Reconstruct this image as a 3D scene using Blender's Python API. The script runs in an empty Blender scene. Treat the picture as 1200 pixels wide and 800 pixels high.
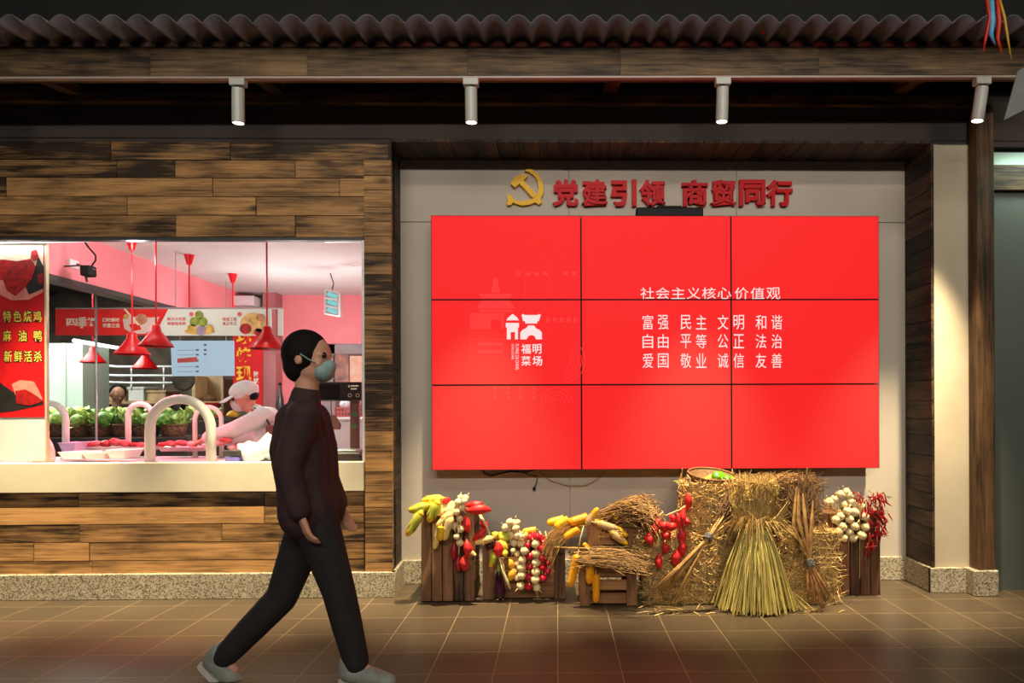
import bpy, bmesh, math, random
from math import sin, cos, pi, radians, sqrt
from mathutils import Vector, Matrix, Quaternion
random.seed(11)
SC = bpy.context.scene
COL = SC.collection

# ------------------------------------------------------------------ camera
FPX, EYE, CX, CY, YAW, ROLL = 845.0, 1.268, 669.0, 477.0, 0.019, 0.0035
cam_data = bpy.data.cameras.new('camera')
cam_data.sensor_width = 36
cam_data.lens = FPX / 1200 * 36
cam_data.shift_x = (600 - CX) / 1200
cam_data.shift_y = (CY - 400) / 1200
cam_data.clip_start = 0.05
cam = bpy.data.objects.new('camera', cam_data)
COL.objects.link(cam)
cam.matrix_world = (Matrix.Translation((0, 0, EYE)) @ Matrix.Rotation(-YAW, 4, 'Z')
                    @ Matrix.Rotation(pi / 2, 4, 'X') @ Matrix.Rotation(-ROLL, 4, 'Z'))
SC.camera = cam
SC.view_settings.view_transform = 'Standard'
SC.view_settings.look = 'None'
SC.view_settings.exposure = 0.0
SC.view_settings.gamma = 1.0
SC.view_settings.use_curve_mapping = False

def at(px, py, d):
    """Point at depth d (metres from the camera along +y) seen at photo pixel px, py."""
    du, dv = px - CX, CY - py
    a = (du * cos(ROLL) + dv * sin(ROLL)) / FPX
    b = (-du * sin(ROLL) + dv * cos(ROLL)) / FPX
    rx, ry = sin(YAW) + a * cos(YAW), cos(YAW) - a * sin(YAW)
    t = d / ry
    return Vector((rx * t, d, EYE + b * t))

def S(r, g, b):
    f = lambda c: ((c / 255 + 0.055) / 1.055) ** 2.4 if c > 10 else c / 255 / 12.92
    return (f(r), f(g), f(b), 1)

# ------------------------------------------------------------------ world and hall lights
w = bpy.data.worlds.new('hall_ambience')
SC.world = w
w.use_nodes = True
w.node_tree.nodes['Background'].inputs[0].default_value = (0.9, 0.95, 1.0, 1)
w.node_tree.nodes['Background'].inputs[1].default_value = 0.018

def area(name, loc, aim, sx, sy, power, color, spread=pi):
    L = bpy.data.lights.new(name, 'AREA')
    L.shape = 'RECTANGLE'; L.size = sx; L.size_y = sy
    L.energy = power; L.color = color; L.spread = spread
    o = bpy.data.objects.new(name, L)
    COL.objects.link(o)
    o.location = loc
    o.rotation_euler = (Vector(aim) - Vector(loc)).to_track_quat('-Z', 'Y').to_euler()
    return o

# the hall's ceiling lines overhead, then an added fill behind the camera
area('hall_ceiling_light', (0.4, 1.55, 4.4), (0.2, 5.0, 0.8), 7.0, 0.08, 3, (1.0, 0.83, 0.62), radians(150))
area('hall_far_ceiling_light', (0.4, 0.0, 5.3), (0.2, 5.0, 3.4), 7.0, 0.10, 24, (1.0, 0.90, 0.76), radians(90))
area('hall_back_fill', (0.4, -5.0, 5.0), (0.2, 5.0, 2.2), 8.0, 0.3, 122, (1.0, 0.90, 0.78), radians(90))  # added fill, lifts the shade under the header
# point fills added inside the shop, with no fixtures of their own
def lamp(name, loc, power, color, r=.12):
    L = bpy.data.lights.new(name, 'POINT'); L.energy = power; L.color = color; L.shadow_soft_size = r
    o = bpy.data.objects.new(name, L); COL.objects.link(o); o.location = loc
lamp('shop_inner_fill', (-2.6, 6.9, 1.7), 40, (1.0, 0.95, 0.94))  # unseen fill behind the sign, added to brighten walls and ceiling
lamp('shop_counter_fill', (-1.9, 6.6, 1.9), 15, (1.0, 0.96, 0.95))  # unseen fill added for the back of the shop
lamp('shop_window_fill', (-3.0, 5.2, 2.35), 9, (1.0, 0.96, 0.95), .05)  # unseen fill added to brighten the hanging sign
area('window_tube_light', (-4.0, 4.945, 2.385), (-4.0, 4.985, 1.2), 1.6, 0.02, 4, (1.0, 0.97, 0.95))
area('market_ceiling_light', (-6.0, 8.0, 2.9), (-5.6, 8.3, 0), 2.6, 1.6, 210, (0.97, 1.0, 0.95))
area('door_light', (3.35, 4.62, 3.0), (3.5, 4.9, 1.2), 0.5, 0.1, 4.5, (0.75, 1.0, 0.88))
SPOT_POWER, SPOT_COLOR = 1080, (1.0, 0.79, 0.48)

# ------------------------------------------------------------------ materials
def nodes_of(name):
    m = bpy.data.materials.new(name)
    m.use_nodes = True
    nt = m.node_tree
    return m, nt, nt.nodes['Principled BSDF']

def mat(name, col, rough=0.6, var=0.12, scale=8.0, bump=0.0, metal=0.0, emit=None, es=0.0,
        spec=0.5, coat=0.0, trans=0.0, alpha=1.0, island=0.0, col2=None):
    m, nt, b = nodes_of(name)
    N, L = nt.nodes, nt.links
    tc = N.new('ShaderNodeTexCoord')
    nz = N.new('ShaderNodeTexNoise')
    nz.inputs['Scale'].default_value = scale
    nz.inputs['Detail'].default_value = 4
    L.new(tc.outputs['Object'], nz.inputs['Vector'])
    mix = N.new('ShaderNodeMix'); mix.data_type = 'RGBA'
    c2 = col2 if col2 else tuple(max(0, c * (1 - 2.2 * var)) for c in col[:3]) + (1,)
    c1 = col if col2 else tuple(min(1, c * (1 + var)) for c in col[:3]) + (1,)
    mix.inputs['A'].default_value = c1
    mix.inputs['B'].default_value = c2
    ramp = N.new('ShaderNodeMapRange')
    ramp.inputs['From Min'].default_value = 0.3
    ramp.inputs['From Max'].default_value = 0.7
    L.new(nz.outputs['Fac'], ramp.inputs['Value'])
    if island:
        g = N.new('ShaderNodeNewGeometry')
        mx = N.new('ShaderNodeMix'); mx.data_type = 'FLOAT'
        mx.inputs['Factor'].default_value = island
        L.new(ramp.outputs['Result'], mx.inputs['A'])
        L.new(g.outputs['Random Per Island'], mx.inputs['B'])
        L.new(mx.outputs['Result'], mix.inputs['Factor'])
    else:
        L.new(ramp.outputs['Result'], mix.inputs['Factor'])
    L.new(mix.outputs['Result'], b.inputs['Base Color'])
    b.inputs['Roughness'].default_value = rough
    b.inputs['Metallic'].default_value = metal
    b.inputs['Specular IOR Level'].default_value = spec
    b.inputs['Coat Weight'].default_value = coat
    b.inputs['Transmission Weight'].default_value = trans
    b.inputs['Alpha'].default_value = alpha
    if emit:
        b.inputs['Emission Color'].default_value = emit
        b.inputs['Emission Strength'].default_value = es
    if bump:
        bp = N.new('ShaderNodeBump')
        bp.inputs['Strength'].default_value = bump
        bp.inputs['Distance'].default_value = 0.01
        L.new(nz.outputs['Fac'], bp.inputs['Height'])
        L.new(bp.outputs['Normal'], b.inputs['Normal'])
    return m

def wood(name, dark, light, axis='x', rough=0.6, grain=1.0, tone_attr=True, knots=True):
    """Planks: grain along an axis, each board shifted and toned by its own 'tone' value or by chance."""
    m, nt, b = nodes_of(name)
    N, L = nt.nodes, nt.links
    tc = N.new('ShaderNodeTexCoord')
    g = N.new('ShaderNodeNewGeometry')
    sh = N.new('ShaderNodeVectorMath'); sh.operation = 'SCALE'
    sh.inputs[0].default_value = (17.0, 23.0, 31.0)
    L.new(g.outputs['Random Per Island'], sh.inputs['Scale'])
    ad = N.new('ShaderNodeVectorMath'); ad.operation = 'ADD'
    L.new(tc.outputs['Object'], ad.inputs[0]); L.new(sh.outputs[0], ad.inputs[1])
    mp = N.new('ShaderNodeMapping')
    s = {'x': (2.6, 58, 58), 'y': (58, 2.6, 58), 'z': (58, 58, 2.6)}[axis]
    mp.inputs['Scale'].default_value = tuple(v * grain for v in s)
    L.new(ad.outputs[0], mp.inputs['Vector'])
    n1 = N.new('ShaderNodeTexNoise')
    n1.inputs['Scale'].default_value = 1.0; n1.inputs['Detail'].default_value = 8
    n1.inputs['Roughness'].default_value = 0.65; n1.inputs['Distortion'].default_value = 0.6
    L.new(mp.outputs[0], n1.inputs['Vector'])
    mp2 = N.new('ShaderNodeMapping')
    s2 = {'x': (2.6, 9, 9), 'y': (9, 2.6, 9), 'z': (9, 9, 2.6)}[axis]
    mp2.inputs['Scale'].default_value = s2
    L.new(ad.outputs[0], mp2.inputs['Vector'])
    n2 = N.new('ShaderNodeTexNoise')
    n2.inputs['Scale'].default_value = 1.0; n2.inputs['Detail'].default_value = 3
    L.new(mp2.outputs[0], n2.inputs['Vector'])
    # board tone
    if tone_attr:
        at_ = N.new('ShaderNodeAttribute'); at_.attribute_name = 'tone'
        tone = at_.outputs['Fac']
    else:
        tone = g.outputs['Random Per Island']
    def mth(op, a, bb):
        n = N.new('ShaderNodeMath'); n.operation = op; n.use_clamp = op == 'ADD'
        for i, v in enumerate((a, bb)):
            if isinstance(v, (int, float)): n.inputs[i].default_value = v
            else: L.new(v, n.inputs[i])
        return n.outputs[0]
    mr = N.new('ShaderNodeMapRange'); mr.inputs['From Min'].default_value = 0.33; mr.inputs['From Max'].default_value = 0.67
    mr.inputs['To Min'].default_value = -0.32; mr.inputs['To Max'].default_value = 0.32
    L.new(n1.outputs['Fac'], mr.inputs['Value'])
    mr2 = N.new('ShaderNodeMapRange'); mr2.inputs['From Min'].default_value = 0.36; mr2.inputs['From Max'].default_value = 0.64
    mr2.inputs['To Min'].default_value = -0.3; mr2.inputs['To Max'].default_value = 0.18
    L.new(n2.outputs['Fac'], mr2.inputs['Value'])
    fac = mth('ADD', mth('ADD', tone, mr.outputs[0]) if False else tone, 0.0)
    t1 = N.new('ShaderNodeMath'); t1.operation = 'ADD'; L.new(tone, t1.inputs[0]); L.new(mr.outputs[0], t1.inputs[1])
    t2 = N.new('ShaderNodeMath'); t2.operation = 'ADD'; t2.use_clamp = True
    L.new(t1.outputs[0], t2.inputs[0]); L.new(mr2.outputs[0], t2.inputs[1])
    mix = N.new('ShaderNodeMix'); mix.data_type = 'RGBA'
    mix.inputs['A'].default_value = dark; mix.inputs['B'].default_value = light
    L.new(t2.outputs[0], mix.inputs['Factor'])
    mp3 = N.new('ShaderNodeMapping')
    mp3.inputs['Scale'].default_value = {'x': (3.2, 1, 7.5), 'y': (1, 3.2, 7.5), 'z': (7.5, 1, 3.2)}[axis]
    L.new(ad.outputs[0], mp3.inputs['Vector'])
    wv = N.new('ShaderNodeTexNoise'); wv.inputs['Scale'].default_value = 3
    L.new(mp3.outputs[0], wv.inputs['Vector'])
    vm = N.new('ShaderNodeMix'); vm.data_type = 'RGBA'; vm.inputs['Factor'].default_value = 0.12
    L.new(mp3.outputs[0], vm.inputs['A']); L.new(wv.outputs['Color'], vm.inputs['B'])
    vo = N.new('ShaderNodeTexVoronoi'); vo.inputs['Scale'].default_value = 0.8
    L.new(vm.outputs['Result'], vo.inputs['Vector'])
    kr = N.new('ShaderNodeMapRange'); kr.inputs['From Min'].default_value = 0.05; kr.inputs['From Max'].default_value = 0.17
    kr.inputs['To Min'].default_value = 0.22; kr.inputs['To Max'].default_value = 1.0
    L.new(vo.outputs['Distance'], kr.inputs['Value'])
    km = N.new('ShaderNodeMix'); km.data_type = 'RGBA'; km.blend_type = 'MULTIPLY'; km.inputs['Factor'].default_value = 1.0 if knots else 0.0
    L.new(mix.outputs['Result'], km.inputs['A']); L.new(kr.outputs[0], km.inputs['B'])
    L.new(km.outputs['Result'], b.inputs['Base Color'])
    b.inputs['Roughness'].default_value = rough
    b.inputs['Specular IOR Level'].default_value = 0.3
    bp = N.new('ShaderNodeBump'); bp.inputs['Strength'].default_value = 0.35; bp.inputs['Distance'].default_value = 0.006
    L.new(n1.outputs['Fac'], bp.inputs['Height']); L.new(bp.outputs['Normal'], b.inputs['Normal'])
    return m

def emis(name, col, strength):
    m, nt, b = nodes_of(name)
    b.inputs['Base Color'].default_value = (0.02, 0.02, 0.02, 1)
    b.inputs['Roughness'].default_value = 0.6
    b.inputs['Specular IOR Level'].default_value = 0.2
    b.inputs['Emission Color'].default_value = col
    b.inputs['Emission Strength'].default_value = strength
    return m

def floor_mat():
    m, nt, b = nodes_of('brown_floor_tiles')
    N, L = nt.nodes, nt.links
    tc = N.new('ShaderNodeTexCoord')
    sx = N.new('ShaderNodeSeparateXYZ'); L.new(tc.outputs['Object'], sx.inputs[0])
    def math(op, a, bb=None):
        n = N.new('ShaderNodeMath'); n.operation = op
        for i, v in enumerate((a, bb)):
            if v is None: continue
            if isinstance(v, (int, float)): n.inputs[i].default_value = v
            else: L.new(v, n.inputs[i])
        return n.outputs[0]
    def grout(v, size, off):
        u = math('DIVIDE', math('ADD', v, off), size)
        fr = math('FRACT', u)
        d = math('MINIMUM', fr, math('SUBTRACT', 1.0, fr))
        return math('LESS_THAN', d, 0.0062), math('FLOOR', u)
    gx, ix = grout(sx.outputs['X'], 0.3065, 0.001)
    gy, iy = grout(sx.outputs['Y'], 0.311, -4.065 + 0.311 * 40)
    g = math('MAXIMUM', gx, gy)
    cell = N.new('ShaderNodeCombineXYZ'); L.new(ix, cell.inputs[0]); L.new(iy, cell.inputs[1])
    wn = N.new('ShaderNodeTexWhiteNoise'); wn.noise_dimensions = '3D'; L.new(cell.outputs[0], wn.inputs['Vector'])
    mp = N.new('ShaderNodeMapping'); mp.inputs['Scale'].default_value = (3, 22, 1)
    L.new(tc.outputs['Object'], mp.inputs[0])
    nz = N.new('ShaderNodeTexNoise'); nz.inputs['Scale'].default_value = 2.0; nz.inputs['Detail'].default_value = 6
    L.new(mp.outputs[0], nz.inputs['Vector'])
    f = math('ADD', math('MULTIPLY', wn.outputs['Value'], 0.35), math('MULTIPLY', nz.outputs['Fac'], 0.65))
    mix = N.new('ShaderNodeMix'); mix.data_type = 'RGBA'
    mix.inputs['A'].default_value = FLOOR_A; mix.inputs['B'].default_value = FLOOR_B
    L.new(f, mix.inputs['Factor'])
    mx = N.new('ShaderNodeMix'); mx.data_type = 'RGBA'
    L.new(g, mx.inputs['Factor']); L.new(mix.outputs['Result'], mx.inputs['A'])
    mx.inputs['B'].default_value = S(160, 138, 104)
    L.new(mx.outputs['Result'], b.inputs['Base Color'])
    r = N.new('ShaderNodeMapRange'); r.inputs['To Min'].default_value = 0.30; r.inputs['To Max'].default_value = 0.46
    L.new(nz.outputs['Fac'], r.inputs['Value']); L.new(r.outputs[0], b.inputs['Roughness'])
    b.inputs['Specular IOR Level'].default_value = 0.5
    return m
FLOOR_A, FLOOR_B = S(66, 56, 44), S(92, 78, 60)

def granite():
    m, nt, b = nodes_of('speckled_granite')
    N, L = nt.nodes, nt.links
    tc = N.new('ShaderNodeTexCoord')
    v = N.new('ShaderNodeTexVoronoi'); v.inputs['Scale'].default_value = 150
    L.new(tc.outputs['Object'], v.inputs['Vector'])
    cr = N.new('ShaderNodeValToRGB')
    e = cr.color_ramp.elements
    e[0].position = 0.0; e[0].color = S(88, 78, 62)
    e[1].position = 1.0; e[1].color = S(206, 196, 170)
    k = e.new(0.25); k.color = S(128, 118, 98)
    k = e.new(0.5); k.color = S(178, 168, 144)
    sp = N.new('ShaderNodeSeparateColor'); L.new(v.outputs['Color'], sp.inputs[0])
    L.new(sp.outputs[0], cr.inputs[0]); L.new(cr.outputs[0], b.inputs['Base Color'])
    b.inputs['Roughness'].default_value = 0.5
    return m

def glass_mat(name, tint=(0.97, 0.99, 0.98, 1), gloss=0.06):
    m = bpy.data.materials.new(name); m.use_nodes = True
    nt = m.node_tree; N, L = nt.nodes, nt.links
    N.remove(N['Principled BSDF'])
    t = N.new('ShaderNodeBsdfTransparent'); t.inputs[0].default_value = tint
    g = N.new('ShaderNodeBsdfGlossy'); g.inputs['Roughness'].default_value = 0.02
    mx = N.new('ShaderNodeMixShader')
    nz = N.new('ShaderNodeTexNoise'); nz.inputs['Scale'].default_value = 2
    mr = N.new('ShaderNodeMapRange'); mr.inputs['To Min'].default_value = gloss * 0.7; mr.inputs['To Max'].default_value = gloss * 1.3
    L.new(nz.outputs['Fac'], mr.inputs['Value']); L.new(mr.outputs[0], mx.inputs['Fac'])
    L.new(t.outputs[0], mx.inputs[1]); L.new(g.outputs[0], mx.inputs[2])
    L.new(mx.outputs[0], N['Material Output'].inputs['Surface'])
    return m

# ------------------------------------------------------------------ mesh builder
class MB:
    def __init__(self):
        self.v = []; self.f = []; self.t = []; self.mi = []; self.tone = 0.5; self.m = 0
    def face(self, idx):
        self.f.append(idx); self.t.append(self.tone); self.mi.append(self.m)
    def add(self, vs, fs):
        o = len(self.v)
        self.v.extend(Vector(p) for p in vs)
        for f in fs: self.face(tuple(i + o for i in f))
    def box(self, x0, x1, y0, y1, z0, z1, mtx=None):
        vs = [Vector((x, y, z)) for x in (x0, x1) for y in (y0, y1) for z in (z0, z1)]
        if mtx: vs = [mtx @ p for p in vs]
        self.add(vs, [(0, 1, 3, 2), (4, 6, 7, 5), (0, 4, 5, 1), (2, 3, 7, 6), (0, 2, 6, 4), (1, 5, 7, 3)])
        return self
    def bbox(self, x0, x1, y0, y1, z0, z1, b=0.004, mtx=None):
        """Box with chamfered edges."""
        bm = bmesh.new()
        bmesh.ops.create_cube(bm, size=1)
        for p in bm.verts:
            p.co = Vector(((x0 + x1) / 2 + p.co.x * (x1 - x0), (y0 + y1) / 2 + p.co.y * (y1 - y0), (z0 + z1) / 2 + p.co.z * (z1 - z0)))
        b = min(b, 0.45 * min(abs(x1 - x0), abs(y1 - y0), abs(z1 - z0)))
        bmesh.ops.bevel(bm, geom=bm.edges[:], offset=b, segments=1, affect='EDGES')
        bm.verts.index_update()
        self.add([(mtx @ p.co) if mtx else p.co.copy() for p in bm.verts], [tuple(q.index for q in f.verts) for f in bm.faces])
        bm.free()
        return self
    def tube(self, pts, r, sides=8, cap=True):
        pts = [Vector(p) for p in pts]
        n = len(pts)
        rs = r if isinstance(r, (list, tuple)) else [r] * n
        rings = []
        prev = None
        for i, p in enumerate(pts):
            d = (pts[min(i + 1, n - 1)] - pts[max(i - 1, 0)])
            d = d.normalized() if d.length > 1e-9 else Vector((0, 0, 1))
            if prev is None:
                a = Vector((0, 0, 1)) if abs(d.z) < 0.9 else Vector((1, 0, 0))
                u = d.cross(a).normalized()
            else:
                u = prev - d * prev.dot(d)
                u = u.normalized() if u.length > 1e-6 else d.orthogonal().normalized()
            prev = u
            wv = d.cross(u)
            o = len(self.v)
            for k in range(sides):
                an = 2 * pi * k / sides
                self.v.append(p + (u * cos(an) + wv * sin(an)) * rs[i])
            rings.append(o)
        for a, b in zip(rings, rings[1:]):
            for k in range(sides):
                k2 = (k + 1) % sides
                self.face((a + k, a + k2, b + k2, b + k))
        if cap:
            self.face(tuple(rings[0] + k for k in reversed(range(sides))))
            self.face(tuple(rings[-1] + k for k in range(sides)))
        return self
    def lathe(self, prof, seg=16, mtx=None, wob=None):
        """prof: list of (radius, z). Closed at ends where the radius is 0."""
        rings = []
        for (r, z) in prof:
            o = len(self.v)
            if r <= 1e-6:
                p = Vector((0, 0, z)); self.v.append(mtx @ p if mtx else p); rings.append((o, 1))
            else:
                for k in range(seg):
                    an = 2 * pi * k / seg
                    rr = r * (wob(an, z) if wob else 1)
                    p = Vector((rr * cos(an), rr * sin(an), z)); self.v.append(mtx @ p if mtx else p)
                rings.append((o, seg))
        for (a, na), (b, nb) in zip(rings, rings[1:]):
            for k in range(seg):
                k2 = (k + 1) % seg
                if na == 1 and nb == 1: continue
                if na == 1: self.face((a, b + k2, b + k))
                elif nb == 1: self.face((a + k, a + k2, b))
                else: self.face((a + k, a + k2, b + k2, b + k))
        if rings[0][1] > 1: self.face(tuple(rings[0][0] + k for k in reversed(range(seg))))
        if rings[-1][1] > 1: self.face(tuple(rings[-1][0] + k for k in range(seg)))
        return self
    def ball(self, c, r, seg=14, rings=9, mtx=None):
        r = Vector(r) if not isinstance(r, (int, float)) else Vector((r, r, r))
        M = Matrix.Translation(Vector(c)) @ (mtx or Matrix.Identity(4)) @ Matrix.Diagonal((r.x, r.y, r.z, 1))
        prof = [(sin(pi * i / rings), -cos(pi * i / rings)) for i in range(rings + 1)]
        prof[0] = (0, -1); prof[-1] = (0, 1)
        return self.lathe(prof, seg, M)
    def capsule(self, a, b, ra, rb, sides=12):
        """Tapered limb segment with round ends."""
        a, b = Vector(a), Vector(b)
        d = (b - a).normalized()
        pts, rs = [], []
        for k in range(4):
            t = pi / 2 * k / 4
            pts.append(a - d * ra * cos(t)); rs.append(max(ra * sin(t), 1e-4))
        pts.append(a); rs.append(ra); pts.append(b); rs.append(rb)
        for k in range(1, 5):
            t = pi / 2 * k / 4
            pts.append(b + d * rb * sin(t)); rs.append(max(rb * cos(t), 1e-4))
        return self.tube(pts, rs, sides)
    def limb(self, chain, sides=12):
        for (a, ra), (b, rb) in zip(chain, chain[1:]): self.capsule(a, b, ra, rb, sides)
        return self
    def prism(self, pts2, y0, y1):
        """Polygon given in x, z pulled from y0 to y1."""
        n = len(pts2)
        o = len(self.v)
        for y in (y0, y1):
            for (x, z) in pts2: self.v.append(Vector((x, y, z)))
        self.face(tuple(o + i for i in range(n)))
        self.face(tuple(o + n + i for i in reversed(range(n))))
        for i in range(n):
            j = (i + 1) % n
            self.face((o + j, o + i, o + n + i, o + n + j))
        return self
    def build(self, name, mats, parent=None, smooth=False, fix=True):
        me = bpy.data.meshes.new(name)
        off = parent.matrix_world.translation.copy() if parent is not None and not getattr(self, 'local', False) else Vector((0, 0, 0))
        if parent is not None and not getattr(self, 'local', False):
            off = wloc(parent)
        me.from_pydata([tuple(p - off) for p in self.v], [], self.f)
        if not isinstance(mats, (list, tuple)): mats = [mats]
        for m in mats: me.materials.append(m)
        if len(mats) > 1: me.polygons.foreach_set('material_index', self.mi)
        a = me.attributes.new('tone', 'FLOAT', 'FACE')
        a.data.foreach_set('value', self.t)
        if fix:
            bm = bmesh.new(); bm.from_mesh(me)
            bmesh.ops.recalc_face_normals(bm, faces=bm.faces)
            bm.to_mesh(me); bm.free()
        if smooth:
            me.polygons.foreach_set('use_smooth', [True] * len(me.polygons))
        me.update()
        o = bpy.data.objects.new(name, me)
        COL.objects.link(o)
        if parent is not None: o.parent = parent
        return o

def wloc(o):
    p = Vector((0, 0, 0))
    while o is not None:
        p += o.location; o = o.parent
    return p

def tag(o, label=None, cat=None, group=None, kind=None):
    if label: o['label'] = label
    if cat: o['category'] = cat
    if group: o['group'] = group
    if kind: o['kind'] = kind
    return o

def thing(name, label, cat, loc=(0, 0, 0), group=None):
    o = bpy.data.objects.new(name, None)
    COL.objects.link(o)
    o.location = loc
    o.empty_display_size = 0.1
    return tag(o, label, cat, group)

def struct(name, mb, m, smooth=False):
    return tag(mb.build(name, m, None, smooth), kind='structure')

def centred(mb, name, mats, smooth=False):
    """A one-mesh thing with its origin at the base of its geometry."""
    lo = Vector((min(p.x for p in mb.v), min(p.y for p in mb.v), min(p.z for p in mb.v)))
    hi = Vector((max(p.x for p in mb.v), max(p.y for p in mb.v), max(p.z for p in mb.v)))
    c = Vector(((lo.x + hi.x) / 2, (lo.y + hi.y) / 2, lo.z))
    mb.v = [p - c for p in mb.v]
    o = mb.build(name, mats, None, smooth)
    o.location = c
    return o

def text_verts(body, offset=0.0, extrude=0.0, res=3, vertical=False):
    c = bpy.data.curves.new('lettering', 'FONT')
    c.body = body; c.offset = offset; c.extrude = extrude; c.resolution_u = res
    c.fill_mode = 'BOTH' if extrude else 'FRONT'
    o = bpy.data.objects.new('lettering', c)
    COL.objects.link(o)
    dg = bpy.context.evaluated_depsgraph_get(); dg.update()
    me = bpy.data.meshes.new_from_object(o.evaluated_get(dg))
    vs = [v.co.copy() for v in me.vertices]; fs = [tuple(p.vertices) for p in me.polygons]
    bpy.data.objects.remove(o); bpy.data.curves.remove(c); bpy.data.meshes.remove(me)
    return vs, fs

def text_into(mb, body, x0, x1, z0, z1, y, depth=0.002, offset=0.0, res=3):
    """Lettering filling the rectangle x0..x1, z0..z1 on the plane y, raised towards the viewer by depth."""
    vs, fs = text_verts(body, offset, 0.05, res)
    ax, bx = min(v.x for v in vs), max(v.x for v in vs)
    ay, by = min(v.y for v in vs), max(v.y for v in vs)
    out = []
    for v in vs:
        out.append((x0 + (v.x - ax) / (bx - ax) * (x1 - x0), y - (v.z + 0.05) / 0.1 * depth, z0 + (v.y - ay) / (by - ay) * (z1 - z0)))
    mb.add(out, fs)

def remeshed(mb, name, m, parent, vox=0.008, smooth_it=4):
    """Joins overlapping volumes into one continuous skin."""
    o = mb.build(name, m, parent, True)
    r = o.modifiers.new('r', 'REMESH'); r.mode = 'VOXEL'; r.voxel_size = vox
    s = o.modifiers.new('s', 'SMOOTH'); s.factor = 0.5; s.iterations = smooth_it
    dg = bpy.context.evaluated_depsgraph_get(); dg.update()
    me = bpy.data.meshes.new_from_object(o.evaluated_get(dg))
    o.modifiers.clear()
    o.data = me
    me.name = name
    if not me.materials: me.materials.append(m if not isinstance(m, (list, tuple)) else m[0])
    me.polygons.foreach_set('use_smooth', [True] * len(me.polygons))
    return o

class Kind:
    """A repeat: its part meshes are made once, every copy is objects of its own."""
    def __init__(self, name, cat, length, width):
        self.name, self.cat, self.length, self.width = name, cat, length, width
        self.root_mesh = None; self.parts = []
    def body(self, mb, m, smooth=True):
        o = mb.build(self.name, m, None, smooth); self.root_mesh = o.data; bpy.data.objects.remove(o); return self
    def part(self, name, mb, m, smooth=True):
        o = mb.build(name, m, None, smooth); self.parts.append((name, o.data)); bpy.data.objects.remove(o); return self
    def put(self, loc, rot, scale, label, group=None):
        r = bpy.data.objects.new(self.name, self.root_mesh)
        COL.objects.link(r)
        r.location = loc; r.rotation_mode = 'QUATERNION'; r.rotation_quaternion = rot; r.scale = scale
        tag(r, label, self.cat, group)
        for n, me in self.parts:
            c = bpy.data.objects.new(n, me); COL.objects.link(c); c.parent = r
        return r
    def between(self, p0, p1, width, label, group=None, spin=None):
        p0, p1 = Vector(p0), Vector(p1)
        d = p1 - p0
        q = d.to_track_quat('Z', 'Y') @ Quaternion((0, 0, 1), random.random() * 6.28 if spin is None else spin)
        sw = width / self.width
        return self.put(p0, q, (sw, sw, d.length / self.length), label, group)
# ------------------------------------------------------------------ shared materials
WOOD_WALL = wood('weathered_plank', S(48, 36, 24), S(206, 156, 98), 'x')
WOOD_PIL = WOOD_WALL
WOOD_DARK = wood('dark_plank', S(24, 17, 13), S(105, 80, 58), 'z')
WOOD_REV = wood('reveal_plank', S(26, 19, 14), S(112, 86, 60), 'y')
WOOD_BEAM = wood('beam_timber', S(42, 33, 24), S(140, 112, 78), 'x')
WOOD_POST = wood('post_timber', S(34, 23, 15), S(120, 88, 58), 'z')
WOOD_CRATE_V = wood('crate_board_upright', S(52, 35, 24), S(150, 108, 74), 'z', tone_attr=False)
WOOD_CRATE_H = wood('crate_board', S(58, 38, 24), S(158, 112, 72), 'x', tone_attr=False)
WOOD_CRATE_L = wood('light_crate_board', S(84, 56, 34), S(182, 130, 82), 'x', tone_attr=False)
WOOD_CRATE_LZ = wood('light_crate_post', S(84, 56, 34), S(182, 130, 82), 'z', tone_attr=False)
PAINT = mat('taupe_wall_panel', S(196, 186, 172), 0.75, 0.03, 3)
BEIGE = mat('beige_plaster', S(196, 184, 160), 0.85, 0.05, 4)
BAND = mat('dark_fascia_paint', S(72, 64, 60), 0.8, 0.08, 3)
BLACK_WALL = mat('black_paint', S(22, 22, 22), 0.9, 0.1, 2)
GRANITE = granite()
BLACK = mat('black_plastic', S(20, 17, 18), 0.55, 0.05, spec=.2)
DARKMETAL = mat('dark_grey_metal', S(60, 60, 60), 0.5, 0.05)
WHITEMETAL = mat('white_lamp_metal', S(190, 192, 186), 0.35, 0.03)
WHITE = mat('white_plastic', S(232, 232, 232), 0.4, 0.03)
CREAM = mat('cream_sill_panel', S(222, 212, 184), 0.5, 0.02)
RED = mat('red_enamel', S(215, 18, 28), 0.3, 0.06)

# ------------------------------------------------------------------ setting
YW = 4.87      # face of the shop front
YB = 5.23      # back of the niche
fl = MB().box(-14, 7, -2.2, 14, -0.1, 0.0)
struct('floor', fl, floor_mat())
struct('ceiling', MB().box(-14, 7, -3.0, 4.9, 6.2, 6.3), BLACK_WALL)

mb = MB()
ZP = lambda py: at(100, py, YW).z
def boards(z0, z1, cuts, y0, y1, x_l=-4.9, gap=0.0025):
    """One course of boards: cuts are (end x, tone)."""
    x = x_l
    for xe, tn in cuts:
        mb.tone = tn
        dy = random.uniform(-0.003, 0.003)
        mb.box(x + gap, xe - gap, y0 + dy, y1, z0 + gap, z1 - gap)
        x = xe
XW = lambda px, py=200: at(px, py, YW).x
PX1, PX2 = -1.292, -1.108
rows = [(165.5, 187, [(130, .12), (270, .26), (457, .14)]),  # top course toned dark to carry the shade under the header
        (187, 208, [(137, .24), (205, .14), (346, .52), (427, .42)]),
        (208, 230, [(7, .15), (249, .66), (398, .55), (427, .5)]),
        (230, 252, [(149, .62), (300, .62), (427, .56)]),
        (252, 277.5, [(206, .34), (346, .56), (427, .44)])]
for a, b, c in rows:
    boards(ZP(b), ZP(a), [(XW(p) if p < 457 else PX2, t) for p, t in c], YW, YW + 0.03)
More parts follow.
